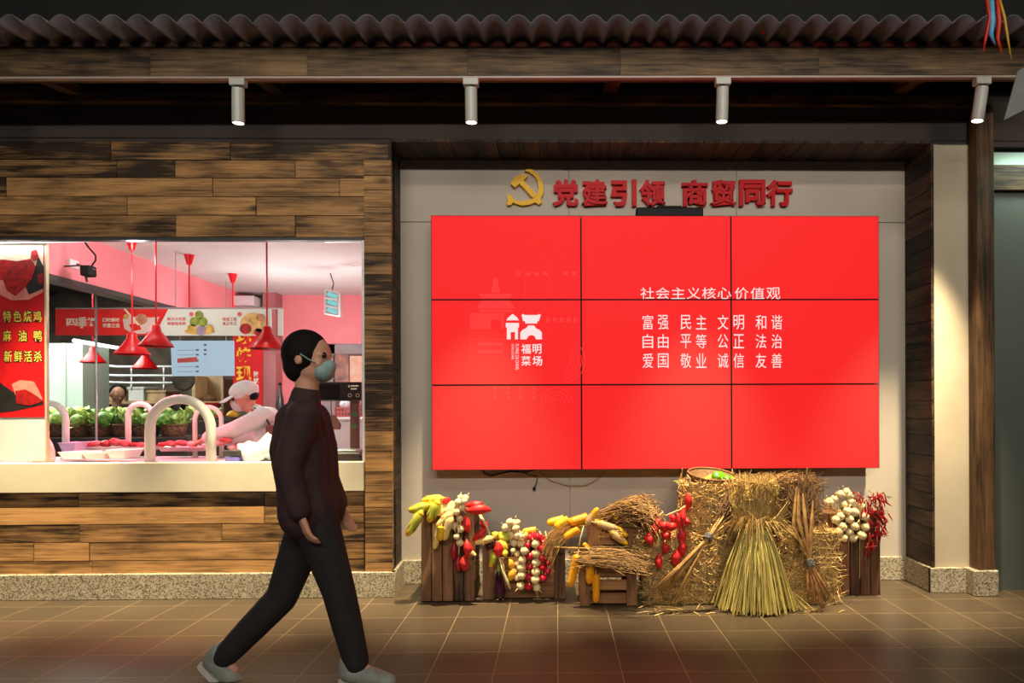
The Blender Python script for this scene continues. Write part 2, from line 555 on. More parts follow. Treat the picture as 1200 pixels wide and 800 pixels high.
low = [(575, 594, [(92, .22), (310, .2), (427, .26)]),
       (594, 614.5, [(310, .86), (427, .6)]),
       (614.5, 635.5, [(93, .3), (260, .48), (427, .36)]),
       (635.5, 657, [(40, .72), (105, .8), (327, .74), (427, .3)]),
       (657, 673.5, [(108, .7), (357, .76), (427, .34)])]
for a, b, c in low:
    boards(ZP(b), ZP(a), [(XW(p, 620), t) for p, t in c], YW, YW + 0.03)
py = 187.0
rr = random.Random(4)
tones = [.42, .62, .6, .36, .5, .56, .4, .15, .18, .46, .42, .5, .2, .14, .22, .2, .62, .55, .52, .58, .4, .5, .46, .5, .45]
k = 0
while py < 672:
    h = rr.uniform(16, 26)
    if py + h > 662: h = 673.5 - py
    mb.tone = tones[k % len(tones)]
    mb.box(PX1 + .002, PX2, YW - 0.012, YW + 0.03, ZP(py + h) + .002, ZP(py) - .002)
    py += h; k += 1
mb.tone = 0.0
mb.box(-4.9, PX2 - .004, YW + .03, YW + .1, ZP(276), 3.06)
mb.box(-4.9, PX2 - .004, YW + .03, YW + .1, 0, ZP(577))
mb.box(PX1, PX2 - .004, YW + .03, YW + .1, 0, 3.05)
struct('wall_left', mb, WOOD_WALL)

# niche: reveals, board ceiling, back wall
mb = MB()
z = .17; k = 0
while z < 3.05:
    h = rr.uniform(.1, .15); h = min(h, 3.055 - z)
    mb.tone = rr.choice([.12, .2, .3, .24])
    z1 = z + h
    vs = []
    for (x, y) in ((PX2 - .02, YW - .008), (PX2, YW - .008), (-1.127, YB), (-1.15, YB)):
        vs += [(x, y, z + .002), (x, y, z1 - .002)]
    mb.add(vs, [(0, 2, 4, 6), (1, 7, 5, 3), (0, 1, 3, 2), (2, 3, 5, 4), (4, 5, 7, 6), (6, 7, 1, 0)])
    z = z1
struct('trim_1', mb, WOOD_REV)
mb = MB()
XR = 2.548
z = .17
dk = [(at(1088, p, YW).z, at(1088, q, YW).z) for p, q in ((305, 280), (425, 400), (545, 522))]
while z < 3.05:
    h = rr.uniform(.11, .15); h = min(h, 3.055 - z)
    mb.tone = rr.choice([.22, .3, .26, .34])
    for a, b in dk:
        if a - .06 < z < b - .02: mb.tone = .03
    mb.box(XR, XR + .02, YW - .01, YB, z + .002, z + h - .002)
    z += h
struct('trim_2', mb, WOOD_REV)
mb = MB()
x = -1.12
while x < 2.55:
    wd = rr.uniform(.1, .16); wd = min(wd, 2.56 - x)
    mb.tone = rr.choice([.2, .3, .38, .26])
    mb.box(x + .002, x + wd - .002, YW, YB, 3.056, 3.075)
    x += wd
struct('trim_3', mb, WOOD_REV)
mb = MB()
seams = [-1.16] + [at(p, 220, YB).x for p in (666.5, 863)] + [2.6]
hz = [0, at(487, 260, YB).z, 3.12]
for a, b in zip(seams, seams[1:]):
    for c, d in zip(hz, hz[1:]):
        mb.bbox(a + .0025, b - .0025, YB, YB + .02, c + .0025, d - .0025, .002)
mb.box(-1.2, 2.65, YB + .012, YB + .06, 0, 3.15)
struct('wall_back', mb, PAINT)
struct('wall_upper', MB().box(-4.9, 6, YW + .006, YW + .1, 3.075, 3.42).box(-4.9, PX2, YW + .006, YW + .1, 3.048, 3.08).box(XR + .02, 6, YW + .006, YW + .1, 3.04, 3.08), BAND)

struct('wall_upper_black', MB().box(-14, 7, YW + .02, YW + .12, 3.42, 6.2), BLACK_WALL)
# pier, skirtings
struct('wall_right', MB().box(XR + .02, 2.95, YW - .006, YW + .1, 0, 3.045).box(XR + .02, 2.6, YW, YB + .05, 0, 3.05), BEIGE)
sk = MB()
sk.bbox(-4.9, -1.086, YW - .028, YW + .03, 0, .17, .004)
vs = []
struct('baseboard_left', sk, GRANITE)
sk = MB()
for (x, y) in ((-1.11, YW - .026), (-1.085, YW - .026), (-1.105, YB - .02), (-1.14, YB - .02)):
    vs += [(x, y, 0), (x, y, .17)]
sk.add(vs, [(0, 2, 4, 6), (1, 7, 5, 3), (0, 1, 3, 2), (2, 3, 5, 4), (4, 5, 7, 6), (6, 7, 1, 0)])
sk.bbox(-1.12, XR, YB - .024, YB + .01, 0, .17, .004)
sk.bbox(XR - .022, XR + .02, YW - .028, YB - .02, 0, .17, .004)
struct('baseboard_back', sk, GRANITE)
struct('baseboard_right', MB().bbox(XR - .022, 2.80, YW - .032, YW + .0, 0, .17, .004), GRANITE)

# shop window: frame, glass, cream sill
WX1 = -1.302
WZ0, WZ1 = .912, 2.405
win = struct('window_1', MB().box(-4.9, WX1, YW - .004, YW + .05, WZ1 - .012, WZ1 + .008), DARKMETAL)
MB().box(WX1 - .006, WX1 + .012, YW - .004, YW + .09, WZ0, WZ1 - .012).build('frame', WHITE, win)
MB().box(-4.9, WX1 - .006, YW + .032, YW + .036, WZ0 + .002, WZ1 - .012).build('pane', glass_mat('window_glass'), win)
MB().bbox(-4.9, WX1 + .006, YW - .022, YW + .06, .712, .908, .004).build('sill', CREAM, win)

# greenish wall beside the post with its transom
GREEN = mat('grey_green_panel', S(92, 98, 88), 0.55, 0.04, 2)
FROST = mat('pale_green_panel', S(176, 200, 186), 0.4, 0.03, 2)
mb = MB().box(2.95, 6, 4.905, 4.96, 0, at(1180, 222, 4.905).z)
struct('door_1', mb, GREEN)
d1 = bpy.data.objects['door_1']
MB().box(2.95, 6, 4.915, 4.95, at(1180, 193, 4.905).z, at(1180, 178, 4.905).z).build('transom', FROST, d1)
mb = MB(); mb.tone = .3
mb.box(2.95, 6, 4.86, 4.95, at(1180, 222, 4.86).z, at(1180, 193, 4.86).z).build('crossbar', WOOD_BEAM, d1)

# post on its granite foot
post = thing('wooden_post', 'dark brown square timber post rising beside the beige pier to the eave beam', 'post', (2.865, 4.80, 0))
mb = MB(); mb.tone = .45
mb.bbox(2.803, 2.925, 4.76, 4.862, .17, 3.27, .006).build('shaft', WOOD_POST, post)
MB().bbox(2.768, 2.937, 4.742, 4.863, 0, .172, .006).build('granite_foot', GRANITE, post)

# ------------------------------------------------------------------ eave
ZL0, ZL1, ZR0, ZR1 = 3.262, 3.436, 3.303, 3.476
aw = thing('eave_roof', 'corrugated eave roof on a plank-faced beam above the whole shop front', 'roof', (0, 4.45, 3.26))
mb = MB()
cuts = [(-4.9, .4), (at(176, 75, 4.38).x, .3), (at(360, 75, 4.38).x, .56), (at(548, 75, 4.38).x, .5), (at(727, 75, 4.38).x, .3), (at(960, 75, 4.38).x, .42), (2.93, .4)]
zz = lambda x, a, b: a + (b - a) * (x + 3.342) / 6.18
for (a, _), (b, tn) in zip(cuts, cuts[1:]):
    mb.tone = tn
    vs = []
    for x in (a + .001, b - .001):
        for y in (4.38, 4.48):
            vs += [(x, y, zz(x, ZL0, ZR0)), (x, y, zz(x, ZL1, ZR1))]
    mb.add(vs, [(0, 1, 3, 2), (4, 6, 7, 5), (0, 4, 5, 1), (2, 3, 7, 6), (0, 2, 6, 4), (1, 5, 7, 3)])
mb.build('front_beam', WOOD_BEAM, aw)
for px in (40, 300, 720, 1085):
    x = at(px, 95, 4.46).x
    mb = MB(); mb.tone = .3
    z0 = zz(x, ZL0, ZR0)
    M = Matrix.Translation((x, 4.46, z0 + .02)) @ Matrix.Rotation(radians(9), 4, 'X')
    mb.box(-.045, .045, 0, .43, 0, .06, M)
    mb.build('rafter', WOOD_REV, aw)
mb = MB(); mb.tone = .35
mb.box(-4.9, 2.95, YW - .05, YW + .004, 3.30, 3.36)
mb.build('wall_plate', WOOD_BEAM, aw)
ROOF = mat('corrugated_roofing', S(98, 96, 104), 0.65, 0.12, 5)
mb = MB()
per = .1425
n = int(8.1 / per * 10)
for lay in (0, 1):
    for j, (y, dz) in enumerate(((4.10, 0), (4.5, .035), (5.2, .09))):
        for i in range(n + 1):
            x = -4.9 + 8.1 * i / n
            zb = zz(x, 3.436, 3.476) + .012
            mb.v.append(Vector((x, y, zb + dz + .058 * (abs(sin(pi * x / per)) ** .75 - .55) + (0.006 if lay else 0))))
R = n + 1
for lay in (0, 1):
    o = lay * 3 * R
    for j in range(2):
        for i in range(n):
            a = o + j * R + i
            mb.face((a, a + 1, a + R + 1, a + R))
for i in range(n):
    mb.face((i, i + 1, 3 * R + i + 1, 3 * R + i))
    mb.face((2 * R + i, 2 * R + i + 1, 5 * R + i + 1, 5 * R + i))
mb.build('corrugated_sheet', ROOF, aw, True)

# lighting track and its four spotlights
mb = MB()
vs = []
for x in (-4.9, 2.92):
    z = zz(x, ZL0, ZR0)
    for y in (4.385, 4.42):
        vs += [(x, y, z - .014), (x, y, z - .001)]
mb.add(vs, [(0, 1, 3, 2), (4, 6, 7, 5), (0, 4, 5, 1), (2, 3, 7, 6), (0, 2, 6, 4), (1, 5, 7, 3)])
tr = centred(mb, 'lighting_track', mat('track_aluminium', S(165, 150, 140), 0.4, 0.03))
tag(tr, 'thin pale lighting track running under the eave beam', 'track')
LAMP = emis('lamp_glow', (1.0, 0.86, 0.62, 1), 14)
lab = ['white cylinder spotlight above the shop window, on the eave track',
       'white cylinder spotlight above the hammer and sickle emblem, on the eave track',
       'white cylinder spotlight above the end of the red wall lettering, on the eave track',
       'white cylinder spotlight tilted in front of the timber post, on the eave track',
       'white cylinder spotlight at the far end of the eave track, over the food banner']
for k, (px, tilt) in enumerate(((279, .02), (552, 0.0), (847, .02), (1151, .12), (-28, 0))):
    c = at(px, 97, 4.40)
    zt = zz(c.x, ZL0, ZR0) - .014
    root = thing('track_spotlight', lab[k], 'spotlight', (c.x, 4.40, zt), 'spotlights on the eave track')
    MB().bbox(c.x - .046, c.x + .046, 4.375, 4.43, zt - .042, zt, .003).build('adapter', WHITEMETAL, root)
    M = Matrix.Translation((c.x, 4.40, zt - .05)) @ Matrix.Rotation(tilt, 4, 'Y') @ Matrix.Rotation(.05, 4, 'X')
    MB().lathe([(.0, .012), (.018, .012), (.018, -.008), (.0, -.008)], 12, M).build('swivel', BLACK, root)
    mb = MB()
    mb.lathe([(.0, -.006), (.034, -.006), (.037, -.010), (.037, -.208), (.033, -.212), (.032, -.204), (.030, -.198), (.0, -.198)], 24, M)
    mb.build('lamp_head', WHITEMETAL, root, False)
    MB().lathe([(.0, -.203), (.031, -.203), (.031, -.2005), (.0, -.2005)], 24, M).build('lens', LAMP, root)
    L = bpy.data.lights.new('spot_beam', 'SPOT')
    L.energy = SPOT_POWER; L.color = SPOT_COLOR; L.spot_size = radians(45); L.spot_blend = 1.0; L.shadow_soft_size = 0.03
    o = bpy.data.objects.new('spot_beam', L); COL.objects.link(o); o.parent = root
    p = M @ Vector((0, 0, -.222))
    o.location = p - Vector((c.x, 4.40, zt))
    o.rotation_euler = Vector((-1.0 * sin(tilt), .13, -1)).to_track_quat('-Z', 'Y').to_euler()

# dark services above the eave
DUCT = mat('dark_duct', S(34, 34, 34), 0.7, 0.08, 3)
for px, r, lb in ((150, .09, 'black slanting pipe in the dark above the eave, over the shop window'), (555, .12, 'black pipe in the dark above the eave, over the emblem')):
    p = at(px, 5, 3.9)
    mb = MB().tube([(p.x - .15, 4.6, 4.55), (p.x, 3.9, 4.60), (p.x - .35, 2.9, 4.62)], r, 12)
    o = centred(mb, 'service_pipe', DUCT, True); tag(o, lb, 'pipe')
for px, z0, z1, lb in ((374, 40, 18, 'small red streamer standing in the dark above the eave near the window lamp'), (894, 39, 20, 'small red streamer standing in the dark above the eave over the lettering')):
    p0, p1 = at(px, z0, 4.3), at(px + 1, z1, 4.3)
    mb = MB().tube([p0, p0.lerp(p1, .5) + Vector((.012, 0, 0)), p1], [.012, .02, .008], 6)
    o = centred(mb, 'red_streamer', RED, True); tag(o, lb, 'streamer')

# ribbons and grey pennant hanging at the corner
RIB = [('red', S(200, 40, 28), [(1155, -6), (1160, 20), (1155, 45), (1152, 62)], .010), ('blue', S(90, 175, 225), [(1162, -6), (1163, 25), (1161, 40), (1166, 52)], .016),
       ('orange red', S(215, 52, 30), [(1168, -6), (1171, 25), (1169, 45), (1174, 62)], .012), ('yellow', S(205, 165, 50), [(1170, -6), (1177, 20), (1181, 45), (1185, 69)], .008),
       ('olive', S(140, 140, 60), [(1158, -6), (1159, 15), (1160, 30), (1162, 44)], .006)]
for nm, c, pts, wd in RIB:
    P3 = [at(x, y, 3.9 + .01 * i) for i, (x, y) in enumerate(pts)]
    mb = MB().tube(P3, [wd * .7, wd, wd * .8, wd * .25], 6)
    o = centred(mb, 'ribbon', mat('ribbon_' + nm.replace(' ', '_'), c, 0.5, 0.1, 20), True)
    tag(o, 'narrow ' + nm + ' ribbon hanging in the streamer bunch above the end of the eave', 'ribbon', 'hanging ribbons')
mb = MB()
a, b, c, d = at(1176, 141, 3.9), at(1192, 84, 3.9), at(1230, 60, 3.9), at(1222, 118, 3.9)
mb.prism([(q.x, q.z) for q in (a, b, c, d)], 3.895, 3.902)
o = centred(mb, 'pennant', mat('grey_cloth', S(120, 124, 122), 0.8, 0.06)); tag(o, 'grey cloth pennant corner hanging in front of the post', 'pennant')

# ------------------------------------------------------------------ video wall
YS = 5.05
xs = [at(p, 400, YS).x for p in (505.2, 681.2, 857, 1030.5)]
zs = [at(768, p, YS).z for p in (252.3, 351, 450.5, 550)]
SCREEN = emis('red_screen', S(249, 20, 25), 1.0)
SCREENP = emis('red_screen_faint_print', S(251, 48, 50), 1.0)
LETTER = emis('white_screen_print', S(250, 226, 222), 1.0)
rowname = ['top', 'middle', 'bottom']; colname = ['beside the shop-window pillar', 'in the centre column', 'beside the dark right reveal']
cn = ['left', 'centre', 'right']
SCR = {}
for r in range(3):
    for c in range(3):
        lb = f'{rowname[r]} {cn[c]} red display panel of the nine-panel video wall'
        t = thing('video_display', lb, 'screen', ((xs[c] + xs[c + 1]) / 2, YS + .05, zs[r + 1]), 'video wall panels')
        g = .0055
        x0, x1, z0, z1 = xs[c] + g, xs[c + 1] - g, zs[r + 1] + g, zs[r] - g
        MB().box(x0 - g * .7, x1 + g * .7, YS + .002, YS + .13, z0 - g * .7, z1 + g * .7).build('housing', BLACK, t)
        MB().box(x0, x1, YS - .001, YS + .004, z0, z1).build('screen', SCREEN, t)
        SCR[(r, c)] = t
YT = YS - .0012
def scr_text(r, c, items, name='lettering', m=None, off=0.0):
    mb = MB()
    for body, px0, px1, py0, py1 in items:
        a, b = at(px0, py1, YS), at(px1, py0, YS)
        text_into(mb, body, a.x, b.x, a.z, b.z, YT, .0015, off)
    return mb.build(name, m or LETTER, SCR[(r, c)])
scr_text(0, 1, [(ch, 750.5 + i * 18.05, 766.5 + i * 18.05, 336.8, 350.2) for i, ch in enumerate('社会主义核心')])
scr_text(0, 2, [(ch, 861 + i * 18.6, 877 + i * 18.6, 336.8, 350.5) for i, ch in enumerate('价值观')])
cols = [753, 771, 797.5, 815.5, 841, 859.5, 885.5, 904]
tx = ['富强民主文明和谐', '自由平等公正法治', '爱国敬业诚信友善']
ty = [(369, 386), (391.5, 408), (414, 431)]
scr_text(1, 1, [(tx[j][i], cols[i], cols[i] + 12.3, *ty[j]) for j in range(3) for i in range(5)])
scr_text(1, 2, [(tx[j][i], cols[i], cols[i] + 12.3, *ty[j]) for j in range(3) for i in range(5, 8)])
# white gate-house emblem with its lettering
def poly(mb, pts, y=YT, d=.0015):
    q = [at(x, yy, YS) for x, yy in pts]
    mb.prism([(p.x, p.z) for p in q], y - d, y)
def logo(mb):
    f = lambda x, y: (540 + x / 4, 300 + y / 4)
    P = lambda L: poly(mb, [f(*p) for p in L])
    P([(213, 301), (222, 288), (243, 271), (262, 285), (273, 301)])
    P([(211, 313), (273, 313), (273, 334), (268, 334), (268, 390), (254, 390), (254, 356), (234, 356), (234, 390), (216, 390), (216, 334), (211, 334)])
    P([(285, 276), (292, 271), (300, 276), (360, 276), (368, 271), (375, 276), (366, 305), (358, 305), (358, 316), (302, 316), (302, 305), (292, 305)])
    pts = [(279, 390), (279, 358), (290, 345), (306, 338), (316, 325), (344, 325), (352, 338), (368, 345), (380, 358), (380, 390), (352, 390)]
    pts += [(331 + 21 * cos(a), 390 - 20 * sin(a)) for a in [0.35, .8, 1.2, 1.57, 1.95, 2.35, 2.8]]
    pts += [(308, 390)]
    P(pts)
mb = MB(); logo(mb); mb.build('emblem', LETTER, SCR[(1, 0)])
scr_text(1, 0, [('福', 611, 622, 403, 414.5), ('明', 624, 634.5, 403, 414.5), ('菜', 611, 622, 417, 428.5), ('场', 624, 635.5, 417, 428.5)], off=.015)
mb = MB()
vs, fs = text_verts('FU MING CAI CHANG')
ax, bx = min(v.x for v in vs), max(v.x for v in vs); ay, by = min(v.y for v in vs), max(v.y for v in vs)
for (px0, px1, py0, py1) in ((604, 608, 403, 433), (599.5, 602.3, 403, 421)):
    a, b = at(px0, py1, YS), at(px1, py0, YS)
    mb.add([(a.x + (v.y - ay) / (by - ay) * (b.x - a.x), YT - .001, b.z - (v.x - ax) / (bx - ax) * (b.z - a.z)) for v in vs], fs)
mb.build('lettering', LETTER, SCR[(1, 0)])
# faint pagoda and line print
def faint(r, c, fn):
    mb = MB(); fn(mb); mb.build('faint_print', SCREENP, SCR[(r, c)])
g = lambda x, y: (540 + x / 4, 300 + y / 4)
def pag_top(mb):
    for L in ([(152, 104), (174, 104), (176, 130), (186, 172), (142, 172), (150, 130)], [(82, 176), (246, 176), (230, 198), (98, 198)]):
        poly(mb, [g(*p) for p in L], d=.0006)
    for x in (260, 305, 345, 385, 480, 520):
        poly(mb, [g(x, 75), g(x + 22, 75), g(x + 22, 92), g(x, 92)], d=.0006)
    poly(mb, [g(408, 80), g(410, 80), g(410, 196), g(408, 196)], d=.0006)
    poly(mb, [g(300, 80), g(302, 80), g(302, 196), g(300, 196)], d=.0006)
def pag_mid(mb):
    for L in ([(98, 208), (230, 208), (258, 246), (74, 246)], [(86, 250), (242, 250), (242, 264), (86, 264)],
              [(42, 266), (204, 266), (204, 342), (188, 342), (188, 312), (178, 298), (152, 298), (140, 312), (140, 342), (42, 342)]):
        poly(mb, [g(*p) for p in L], d=.0006)
    for x in range(400, 560, 32):
        poly(mb, [g(x, 288), g(x + 18, 288), g(x + 18, 308), g(x, 308)], d=.0006)
    for L in ([(42, 388), (238, 388), (238, 391), (42, 391)], [(42, 482), (238, 482), (238, 485), (42, 485)], [(42, 391), (45, 391), (45, 482), (42, 482)],
              [(80, 405), (200, 405), (200, 420), (80, 420)], [(80, 440), (200, 440), (200, 455), (80, 455)]):
        poly(mb, [g(*p) for p in L], d=.0006)
    for k in range(5):
        R = 40 + k * 16
        a = [(480 + R * cos(t), 490 + R * sin(t)) for t in [-.9 + .3 * i for i in range(9)]]
        b = [(480 + (R - 3) * cos(t), 490 + (R - 3) * sin(t)) for t in [-.9 + .3 * i for i in range(9)]]
        for i in range(8): poly(mb, [g(*a[i]), g(*a[i + 1]), g(*b[i + 1]), g(*b[i])], d=.0006)
def pag_low(mb):
    for x in (155, 215, 275, 335):
        for y in (612, 636, 655):
            poly(mb, [g(x, y), g(x + 14, y), g(x + 14, y + 14), g(x, y + 14)], d=.0006)
    for k in range(4):
        R = 22 + k * 18
        a = [(450 + R * cos(t), 690 - R * sin(t)) for t in [.0 + .39 * i for i in range(9)]]
        b = [(450 + (R - 3) * cos(t), 690 - (R - 3) * sin(t)) for t in [.0 + .39 * i for i in range(9)]]
        for i in range(8): poly(mb, [g(*a[i]), g(*a[i + 1]), g(*b[i + 1]), g(*b[i])], d=.0006)
faint(0, 0, pag_top); faint(1, 0, pag_mid); faint(2, 0, pag_low)

# camera bar on the screens' top edge
a, b = at(745, 252, 5.12), at(823, 244.5, 5.12)
t = thing('camera_bar', 'black camera bar standing on top of the video wall', 'camera', ((a.x + b.x) / 2, 5.12, zs[0]))
MB().bbox(a.x, b.x, 5.08, 5.15, zs[0] + .001, b.z, .008).build('body', BLACK, t)
MB().bbox((a.x + b.x) / 2 - .09, (a.x + b.x) / 2 + .09, 5.09, 5.14, b.z - .002, b.z + .014, .004).build('lens_cover', BLACK, t)

# wall lettering and party emblem
CRIM = mat('red_acrylic', S(206, 4, 22), 0.4, 0.05, 4, spec=.12)
GOLD = mat('gold_acrylic', S(250, 194, 24), 0.4, 0.06, 4, spec=.2)
wx = [647.5, 681.5, 715.5, 749.5, 799, 832.5, 866.5, 898.5]
wl = ['first', 'second', 'third', 'fourth', 'fifth', 'sixth', 'seventh', 'eighth']
for i, ch in enumerate('党建引领商贸同行'):
    a, b = at(wx[i], 241.5, YB - .03), at(wx[i] + 30.5, 210.5, YB - .03)
    mb = MB()
    text_into(mb, ch, a.x, b.x, a.z, b.z, YB - .002, .032, .036)
    text_into(mb, ch, a.x + .008, b.x - .008, a.z + .008, b.z - .008, YB - .003, .0325, .02)
    text_into(mb, ch, a.x + .012, b.x - .012, a.z + .012, b.z - .012, YB - .004, .033, .0)
    o = centred(mb, 'wall_letter', CRIM)
    tag(o, f'{wl[i]} raised red character on the wall above the screens, reading {ch}', 'letter', 'red wall lettering')
h = lambda x, y: at(585 + x / 5.5814, 190 + y / 5.5814, YB - .03)
mb = MB()
out = [(165, 55), (185, 45), (215, 48), (250, 72), (275, 110), (290, 155), (288, 205), (270, 240), (278, 262), (258, 278), (236, 262),
       (200, 276), (150, 283), (110, 272), (92, 262), (78, 278), (58, 282), (48, 270), (58, 248), (52, 218), (62, 203), (78, 218), (98, 245), (130, 255), (175, 252), (215, 240), (250, 205), (258, 165), (250, 120), (225, 85), (190, 62)]
mb.prism([(h(*p).x, h(*p).z) for p in out], YB - .030, YB - .001)
hm = [(75, 140), (100, 100), (165, 75), (186, 92), (158, 120), (245, 212), (222, 236), (132, 140), (104, 168)]
mb.prism([(h(*p).x, h(*p).z) for p in hm], YB - .036, YB - .001)
o = centred(mb, 'wall_emblem', GOLD); tag(o, 'gold hammer and sickle emblem on the wall before the red characters', 'emblem')

# cables below the screens
CABLE = mat('black_cable', S(22, 20, 20), 0.5, 0.05)
YEL = mat('pale_cable', S(170, 140, 90), 0.5, 0.05)
P3 = [at(x, y, YB - .012) for x, y in ((566, 548), (567, 554), (575, 557.5), (590, 554), (600, 552), (615, 554), (622, 551), (634, 548))]
o = centred(MB().tube(P3, .006, 6), 'power_cable', CABLE, True); tag(o, 'black power cable sagging below the bottom edge of the screens', 'cable')
t = thing('plug_lead', 'short dark lead with a plug dangling below the screens', 'cable', at(626, 575, YB - .02))
MB().tube([at(x, y, YB - .012) for x, y in ((612, 549), (618, 556), (630, 558), (629, 565), (626.5, 571))], .004, 6).build('lead', CABLE, t, True)
MB().tube([at(626.5, 570, YB - .014), at(626, 572.5, YB - .014), at(626, 574.5, YB - .014)], [.006, .012, .009], 8).build('plug', BLACK, t, True)
P3 = [at(x, y, YB - .012) for x, y in ((632, 552), (645, 563), (665, 569), (685, 569), (700, 562), (710, 551))]
o = centred(MB().tube(P3, .004, 6), 'loose_cable', YEL, True); tag(o, 'pale looped cable hanging below the screens', 'cable')
# ------------------------------------------------------------------ produce kinds
CORN = mat('corn_kernel_yellow', S(240, 186, 30), 0.45, 0.1, 60, 0.1)
CORNO = mat('corn_kernel_orange', S(246, 164, 16), 0.42, 0.1, 60, 0.1)
CORNP = mat('corn_kernel_pale', S(240, 208, 122), 0.45, 0.06, 60, 0.1)
HUSKG = mat('green_husk', S(186, 192, 60), 0.6, 0.16, 25)
HUSKP = mat('pale_husk', S(226, 198, 132), 0.65, 0.12, 25)
HUSKD = mat('dry_husk', S(206, 166, 112), 0.7, 0.16, 25)
GARLIC = mat('garlic_skin', S(230, 208, 160), 0.6, 0.08, 30)
GARLICN = mat('garlic_neck', S(206, 178, 122), 0.7, 0.14, 30)
ONION = mat('red_onion_skin', S(206, 22, 52), 0.3, 0.22, 12)
POTATO = mat('red_sweet_potato_skin', S(214, 34, 34), 0.5, 0.2, 14)
POTATOD = mat('dark_red_sweet_potato_skin', S(150, 16, 26), 0.42, 0.16, 14)
YVEG = mat('yellow_gourd_skin', S(240, 196, 60), 0.4, 0.12, 14)
GVEG = mat('yellow_green_gourd_skin', S(206, 206, 70), 0.4, 0.14, 14)
OVEG = mat('amber_gourd_skin', S(232, 170, 50), 0.42, 0.14, 14)
PEP = mat('green_pepper_skin', S(84, 158, 26), 0.25, 0.12, 10)
AUB = mat('aubergine_skin', S(48, 12, 34), 0.18, 0.1, 10)
CALYX = mat('green_calyx', S(150, 176, 90), 0.6, 0.12, 20)
CHILI = mat('red_chilli_skin', S(160, 10, 20), 0.3, 0.25, 20)
STRAWC = mat('straw_cord', S(222, 200, 140), 0.8, 0.12, 20)

def cob(L=.2, R=.03):
    mb = MB(); nz, ns = 40, 28
    prof = []
    for i in range(nz + 1):
        t = i / nz
        r = R * (min(1, sqrt(max(0, t / .08))) if t < .08 else 1) * (1 - .14 * t) * (sqrt(max(0, 1 - ((t - .72) / .28) ** 2.4)) if t > .72 else 1)
        r *= 1 - .09 * (.5 + .5 * cos(2 * pi * i / 2))
        prof.append((max(r, 0) if 0 < i < nz else 0, t * L))
    mb.lathe(prof, ns, None, lambda a, z: 1 - .06 * (.5 + .5 * cos(14 * a)))
    return mb
def husk(L, R, cover, n=5, ragged=.2, flare=0):
    mb = MB(); rr = random.Random(int(L * 1000) + n)
    for k in range(n):
        a0 = 2 * pi * k / n + rr.uniform(-.2, .2); wd = 2 * pi / n * .8
        cl = cover * L * rr.uniform(1 - ragged, 1 + ragged)
        o = len(mb.v); nu, nv = 7, 5
        for i in range(nu):
            t = i / (nu - 1)
            ww = wd * (1 - .75 * t ** 2.2)
            rad = (R * 1.12 * min(1, .25 + 2.2 * t)) * (1 - .12 * t) + .003 + flare * R * t ** 2
            for j in range(nv):
                s = (j / (nv - 1) - .5) * 2
                an = a0 + s * ww
                mb.v.append(Vector((rad * cos(an), rad * sin(an), -.012 + t * cl)))
        for i in range(nu - 1):
            for j in range(nv - 1):
                a = o + i * nv + j; mb.face((a, a + 1, a + nv + 1, a + nv))
    mb.tube([(0, 0, -.03), (0, 0, 0), (0, 0, .02)], [.007, .009, .012], 7)
    return mb
def stalk_mb():
    return MB().tube([(0, 0, -.03), (0.002, 0, 0), (0, 0, .02)], [.004, .006, .010], 7)
corn_g = Kind('corn_cob', 'corn', .2, .06).body(cob(), CORN).part('husk', husk(.2, .03, .78), HUSKG)
corn_p = Kind('corn_cob', 'corn', .2, .06).body(cob(), CORNP).part('husk', husk(.2, .03, .55), HUSKP)
corn_d = Kind('corn_cob', 'corn', .2, .06).body(cob(), CORN).part('husk', husk(.2, .03, .74), HUSKD)
corn_o = Kind('corn_cob', 'corn', .2, .06).body(cob(), CORNO).part('stalk', stalk_mb(), HUSKD)
corn_y = Kind('corn_cob', 'corn', .2, .06).body(cob(), CORN).part('stalk', stalk_mb(), HUSKD)

def bulb(r=.03, lob=.12, nl=8, flat=.85):
    mb = MB(); prof = []
    for i in range(13):
        t = pi * i / 12
        prof.append((r * sin(t), -r * flat * cos(t)))
    prof[0] = (0, -r * flat * .93); prof = prof[:11] + [(r * .24, r * flat * 1.02), (r * .13, r * flat * 1.2), (0, r * flat * 1.22)]
    mb.lathe(prof, 24, None, lambda a, z: 1 - lob * abs(sin(nl / 2 * a)))
    return mb
garlic = Kind('garlic_bulb', 'garlic', .06, .06).body(bulb(), GARLIC)
garlic.part('neck', MB().tube([(0, 0, .026), (.003, 0, .036), (.008, .002, .05)], [.006, .0045, .003], 6), GARLICN)
garlic.part('roots', MB().lathe([(0, -.030), (.008, -.029), (.006, -.023), (0, -.022)], 10), GARLICN)
onion = Kind('red_onion', 'onion', .06, .06).body(bulb(.03, .015, 12, .86), ONION)
onion.part('neck', MB().tube([(0, 0, .026), (.002, 0, .036), (.005, .002, .046)], [.006, .004, .003], 6), GARLICN)

